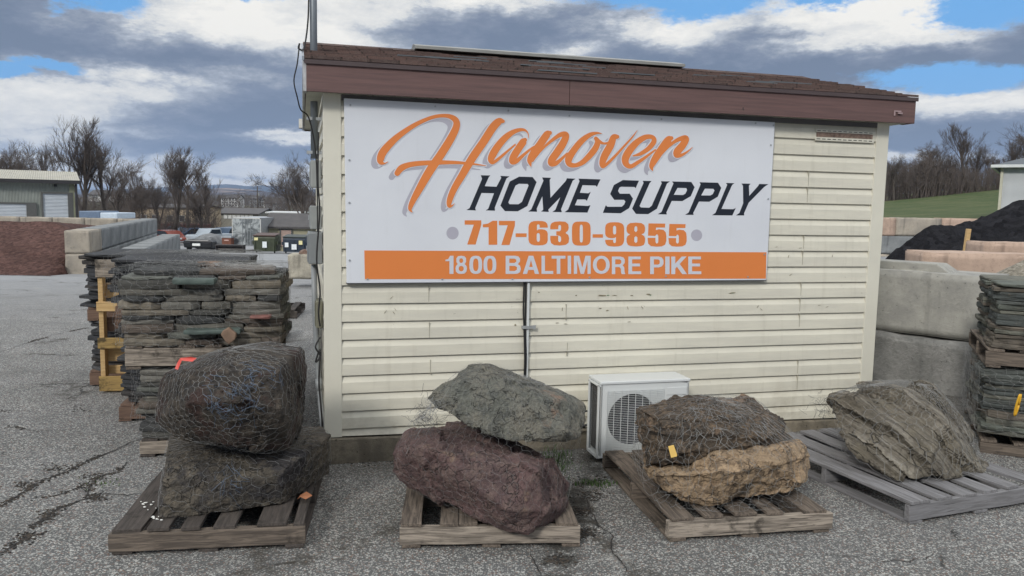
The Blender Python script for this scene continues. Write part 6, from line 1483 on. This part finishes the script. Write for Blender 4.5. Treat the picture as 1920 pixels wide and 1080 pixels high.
# white building at right
Yb = 40; A_ = D(1871, 400, Yb); bz = 1.6
wb = thing('building', 'white walled building with dark hipped roof at the right edge', 'building', (A_.x, Yb, bz), R(-34))
zE = D(1872, 310, Yb).z-bz; q = MB(); q.box(0, 12, 0, 9, -1, zE); q.build('wall', wallmat('white_wall', (.66, .68, .70), -6, .04), wb)
q = MB(); q.add([(-.35, -.35, zE), (12.35, -.35, zE), (12.35, 9.35, zE), (-.35, 9.35, zE), (4.2, 4.5, zE+1.55), (8, 4.5, zE+1.55), (-.35, -.35, zE-.05), (12.35, -.35, zE-.05), (12.35, 9.35, zE-.05), (-.35, 9.35, zE-.05)], [(0, 1, 5, 4), (1, 2, 5), (2, 3, 4, 5), (3, 0, 4), (6, 7, 1, 0), (7, 8, 2, 1), (8, 9, 3, 2), (9, 6, 0, 3), (6, 9, 8, 7)]); q.build('roof', wallmat('slate_roof', (.085, .10, .115)), wb)
q = MB(); q.box(-.40, 12.4, -.45, -.352, zE-.12, zE+.02); q.box(-.45, -.352, -.35, 9.3, zE-.12, zE+.02); q.build('gutter', WHITEM, wb)
q = MB(); q.box(-.02, .10, -.10, -.01, -.8, zE-.14); q.build('downspout', plain('cream_pipe', (.50, .48, .38), .5), wb)
# utility pole and wires
Yp2 = 230; A_ = D(483, 384, Yp2); tp = D(482, 349, Yp2)
po = thing('utility_pole', 'brown wooden utility pole with two crossarms over the far roofs', 'utility pole', (A_.x, Yp2, -3.4)); h_ = tp.z+3.4
q = MB(); q.tube([(0, 0, 0), (0, 0, h_)], [.22, .16], 8); q.build('pole', BARK, po, True)
for z_ in (h_-.5, h_-1.4): q = MB(); q.box(-1.2, 1.2, -.1, .1, z_-.12, z_+.02); q.build('crossarm', BARK, po)
q = MB(); q.tube([(.35, 0, h_-2.8), (.35, 0, h_-1.9)], .22, 10); q.build('transformer', GREYPL, po)
for k_, (dz, py2) in enumerate(((-.4, 366), (-1.3, 372))):
    P2 = D(200, py2, 190); pts = [Vector((A_.x, Yp2, -3.4+h_+dz)).lerp(P2, i/14)-Vector((0, 0, 1.6*math.sin(math.pi*i/14))) for i in range(15)]
    q = MB(); q.tube(pts, .03, 4, cap=False); o_ = q.build('power_line', BLACK, None); tag(o_, ('upper power line sagging left from the utility pole', 'lower power line sagging left from the utility pole')[k_], 'power line')

# ------------------------------------------------------------------ yard things at left
CARG = plain('car_glass', (.03, .04, .055), .08)
def car(label, cat, px0, px1, pyb, Y, L, col, kind='car', rz=0, name='parked_car', group='vehicles parked in the far lot'):
    A_ = D((px0+px1)/2, pyb, Y); o_ = thing(name, label, cat, A_, rz, group)
    paint = plain('paint_%.2f_%.2f_%.2f' % col, col, .25, .2, var=.03)
    if kind == 'car':
        prof = [(-.5, .16), (-.5, .40), (-.46, .47), (-.25, .53), (-.10, .80), (.18, .84), (.36, .58), (.48, .52), (.5, .40), (.5, .16)]; glass = [(-.20, .55), (-.085, .77), (.16, .80), (.31, .58)]
    elif kind == 'suv':
        prof = [(-.5, .18), (-.5, .55), (-.32, .62), (-.20, .98), (.38, 1.0), (.48, .62), (.5, .5), (.5, .18)]; glass = [(-.28, .64), (-.18, .93), (.35, .94), (.44, .64)]
    else:
        prof = [(-.5, .22), (-.5, .60), (-.46, .66), (-.24, .68), (-.15, .99), (.10, 1.0), (.14, .68), (.5, .68), (.5, .22)]; glass = [(-.20, .70), (-.13, .94), (.08, .95), (.10, .70)]
    s_ = 1.75; hw = .88
    q = MB(); q.prism([(a*L, b_*s_) for a, b_ in prof], 'y', -hw, hw); b_o = q.build('body', paint, o_, bevel=.07)
    q = MB(); q.prism([(a*L, b_*s_) for a, b_ in glass], 'y', -hw-.01, hw+.01); q.build('side_window', CARG, o_)
    g0, g1 = glass[0], glass[1]; q = MB(); q.prism([(g0[0]*L-.09, g0[1]*s_), (g1[0]*L-.09, g1[1]*s_), (g1[0]*L+.1, g1[1]*s_), (g0[0]*L+.1, g0[1]*s_)], 'y', -hw+.12, hw-.12); q.build('windshield', CARG, o_)
    for x_ in (-.31*L, .31*L):
        for y_ in (-hw-.02, hw-.2):
            q = MB(); q.tube([(x_, y_, .33), (x_, y_+.22, .33)], .33, 16); w_ = q.build('wheel', BLACK, o_); q = MB(); q.tube([(x_, y_-.012, .33), (x_, y_+.232, .33)], .18, 12); q.build('rim', METAL, w_)
    for y_ in (-hw+.12, hw-.42):
        q = MB(); q.box(-.5*L-.02, -.5*L+.12, y_, y_+.3, .36*s_, .44*s_); q.build('headlight', plain('lamp_glass', (.7, .72, .72), .15), o_)
    q = MB(); q.box(-.5*L-.03, -.5*L+.1, -hw+.05, hw-.05, .19*s_, .27*s_); q.build('bumper', METAL, o_)
    return o_
car('orange red car parked beyond the bin wall', 'car', 285, 352, 459, 78, 4.3, (.26, .05, .03), rz=R(155))
car('dark blue car parked behind the orange red one', 'car', 345, 378, 452, 86, 4.4, (.05, .09, .18), rz=R(40))
car('blue grey car just left of the dark blue one', 'car', 325, 350, 448, 92, 4.2, (.12, .18, .27), rz=R(150))
car('white pickup truck facing the yard', 'pickup truck', 368, 424, 461, 79, 4.8, (.42, .47, .51), 'pickup', rz=R(62), name='pickup_truck')
car('blue grey van beside the silver trailer doors', 'van', 414, 440, 457, 84, 4.6, (.08, .12, .18), 'suv', rz=R(80), name='van')
# covered car with tarp
p = D(374, 470, 66); o_ = thing('covered_car', 'black sports car half covered by a grey tarp', 'car', p, 0, 'vehicles parked in the far lot')
q = MB(); q.prism([(-1.15, .25), (-1.2, .75), (-1.05, .92), (.9, .92), (1.2, .8), (1.2, .25)], 'y', -.4, 3.6); q.build('body', plain('black_paint', (.02, .021, .024), .3), o_, bevel=.1)
bm = bmesh.new(); bmesh.ops.create_icosphere(bm, subdivisions=4, radius=1)
for v in bm.verts:
    c_ = v.co.copy(); v.co = Vector((c_.x*1.25+.25, c_.y*1.8+1.7, .45+max(c_.z, -.3)*.9)); v.co += noise.noise_vector(v.co*2.5)*.16
me = bpy.data.meshes.new('tarp'); bm.to_mesh(me); bm.free(); me.materials.append(plain('grey_tarp', (.16, .165, .17), .6, var=.4, scale=3)); me.polygons.foreach_set('use_smooth', [True]*len(me.polygons)); mobj('tarp', me, o_)
q = MB(); q.box(-.40, .25, -.47, -.42, .42, .62); q.build('license_plate', plain('plate_white', (.85, .87, .85), .4), o_)
for x_ in (-.85, .75): q = MB(); q.box(x_-.3, x_+.3, -.46, -.41, .62, .76); q.build('headlight', plain('smoked_lamp', (.05, .05, .055), .15), o_)
for x_ in (-1.0, 1.0):
    q = MB(); q.tube([(x_-.12, .4, .32), (x_+.12, .4, .32)], .32, 14); q.build('wheel', BLACK, o_)
# container doors
def m_chrome(t, b):
    n = t.noise(t.obj, 1.6, 6, .6, 1.2); c = t.mix(t.ramp(n, .40, .60), (.16, .175, .18), (.52, .55, .55)); setp(t, b, c, .35, .5, t.bump(n, .5, .05))  # light and dark blotches paint silver reflections into the door colour
p = D(436, 460, 64); p2 = D(490, 460, 64); zt_ = D(460, 408, 64).z
o_ = thing('box_trailer', 'silver box trailer seen from its mottled rear doors', 'trailer', (p.x, 64, p.z-.3)); w_ = p2.x-p.x; h_ = zt_-p.z+.3
CH = mat('aluminium_reflections', m_chrome)
q = MB(); q.box(0, w_, 0, 6, .25, h_); q.build('body', METAL, o_)
for a, b_ in ((.06, w_/2-.015), (w_/2+.015, w_-.06)): q = MB(); q.box(a, b_, -.05, -.01, .35, h_-.1); q.build('door', CH, o_)
q = MB()
for x_ in (w_*.36, w_*.46, w_*.54, w_*.64): q.tube([(x_, -.08, .35), (x_, -.08, h_-.12)], .022, 6)
q.build('lock_rod', METAL, o_)
q = MB(); q.box(0, w_, -.06, -.005, h_-.09, h_); q.box(0, .055, -.06, -.005, .25, h_); q.box(w_-.055, w_, -.06, -.005, .25, h_); q.build('door_frame', plain('rail_white', (.55, .55, .52), .5), o_)
for x_ in (.3, w_-.3): q = MB(); q.tube([(x_-.15, .5, .25), (x_+.15, .5, .25)], .45, 14); q.build('wheel', BLACK, o_)
# red container
p = D(285, 440, 92); p2 = D(382, 440, 92); q = MB(); h_ = D(330, 420, 92).z-p.z
o_ = thing('container', 'long rusty red container behind the parked cars', 'container', (p.x, 92, p.z)); L = p2.x-p.x
n_ = 60; prof = []
for i in range(n_): prof += [(L*i/n_, 0 if i % 2 else .06), (L*(i+.8)/n_, 0 if i % 2 else .06)]
q.prism(prof+[(L, 2.4), (0, 2.4)], 'z', -1, h_-.12); q.build('body', plain('rust_red', (.13, .035, .03), .7, var=.3), o_)
q = MB(); q.box(-.02, L+.02, -.04, 2.42, h_-.12, h_); q.build('top_rail', plain('rust_red', (0, 0, 0)), o_)
# trough, brown crate
p = D(404, 474, 60); p2 = D(456, 474, 60); h_ = D(430, 459, 60).z-p.z; o_ = thing('steel_trough', 'low dark steel trough lying open before the covered car', 'trough', p); L = p2.x-p.x
q = MB(); q.box(0, L, .5, .55, 0, h_); q.box(0, .05, 0, .5, 0, h_); q.box(L-.05, L, 0, .5, 0, h_); q.box(.05, L-.05, 0, .5, h_-.08, h_); q.box(.05, L-.05, 0, .5, 0, .06); q.build('shell', plain('dark_steel', (.035, .03, .03), .6), o_)
q = MB(); q.box(.06, L-.06, .2, .24, h_*.4, h_*.55); q.box(.06, L-.06, .2, .24, h_*.7, h_*.8); q.build('rail', plain('rail_steel', (.10, .09, .085), .6), o_)
p = D(416, 460, 63); h_ = D(424, 446, 63).z-p.z; q = MB(); o_ = thing('crate', 'rusty brown crate between the van and the silver trailer', 'crate', (p.x, 63, p.z))
q.box(0, .72, 0, .7, 0, h_); q.build('box', plain('rusty_brown', (.17, .065, .04), .8), o_, bevel=.02); q = MB(); q.box(-.03, .75, -.03, .73, h_, h_+.14); q.build('lid', plain('grey_lid', (.32, .34, .36), .6), o_)
q = MB(); q.box(.2, .55, -.02, -.003, h_*.62, h_*.75); q.build('sticker', plain('sticker_pink', (.6, .4, .35), .6), o_)
# dumpsters
def dumpster(label, px0, px1, pyb, pyt, Y, col, lidc, stickers):
    p = D(px0, pyb, Y); p2 = D(px1, pyb, Y); W_ = p2.x-p.x; h_ = D(px0, pyt, Y).z-p.z
    o_ = thing('dumpster', label, 'dumpster', (p.x, Y, p.z), 0, 'dumpsters by the small shed')
    q = MB(); q.prism([(0, .12), (-.08, h_*.78), (.0, h_*.9), (1.3, h_*.9), (1.3, .12)], 'x', 0, W_); q.build('body', plain('bin_%g' % col[1], col, .55, var=.3, scale=2), o_, bevel=.02)
    q = MB()
    for x_ in (.12, W_*.5, W_-.12): q.box(x_-.03, x_+.03, -.12, .0, .15, h_*.75)
    q.build('rib', plain('bin_%g' % col[1], col), o_)
    for k_ in range(2):
        q = MB(); q.prism([(-.12, h_*.88), (-.12, h_*.93), (1.35, h_+.03), (1.35, h_-.03)], 'x', -.02+k_*(W_/2+.01), W_/2-.01+k_*(W_/2+.02)); q.build('lid', plain('lid_%g' % lidc[0], lidc, .5, var=.3, scale=3), o_)
    for x_ in (-.14, W_): q = MB(); q.box(x_, x_+.14, .1, .9, h_*.45, h_*.62); q.build('fork_pocket', plain('bin_%g' % col[1], col), o_)
    for (a, b_, c_, d_, mt_) in stickers: q = MB(); q.box(a*W_, b_*W_, -.145, -.125, c_*h_, d_*h_); q.build('sticker', mt_, o_)
    for x_ in (.15, W_-.15): q = MB(); q.tube([(x_-.04, .2, .07), (x_+.04, .2, .07)], .07, 10); q.build('caster', BLACK, o_)
WS = plain('sticker_white', (.72, .76, .78), .5); YS = plain('sticker_yellow', (.72, .66, .35), .5)
dumpster('olive green dumpster with a brown lid', 476, 517, 474, 438, 60, (.045, .055, .03), (.065, .03, .022), [(.42, .62, .28, .60, WS), (.05, .22, .66, .80, YS)])
dumpster('dark blue dumpster with a black green lid', 531, 573, 475, 441, 60, (.022, .035, .055), (.03, .04, .035), [(.10, .26, .35, .6, WS), (.40, .62, .22, .52, WS), (.72, .88, .50, .72, YS)])

# ------------------------------------------------------------------ haze
hz = MB(); hz.box(-9800, 9800, -500, 9800, -6, 420); ho = hz.build('haze', None); tag(ho, kind='stuff')
hm_ = bpy.data.materials.new('haze_air'); hm_.use_nodes = True; ht = NT(hm_.node_tree); ht.n.clear()
ho_ = ht.node('ShaderNodeOutputMaterial'); hv = ht.node('ShaderNodeVolumePrincipled'); ht.l.new(hv.outputs[0], ho_.inputs['Volume'])
hv.inputs['Color'].default_value = (.50, .68, 1.0, 1); hv.inputs['Density'].default_value = .00010
ho.data.materials.append(hm_)
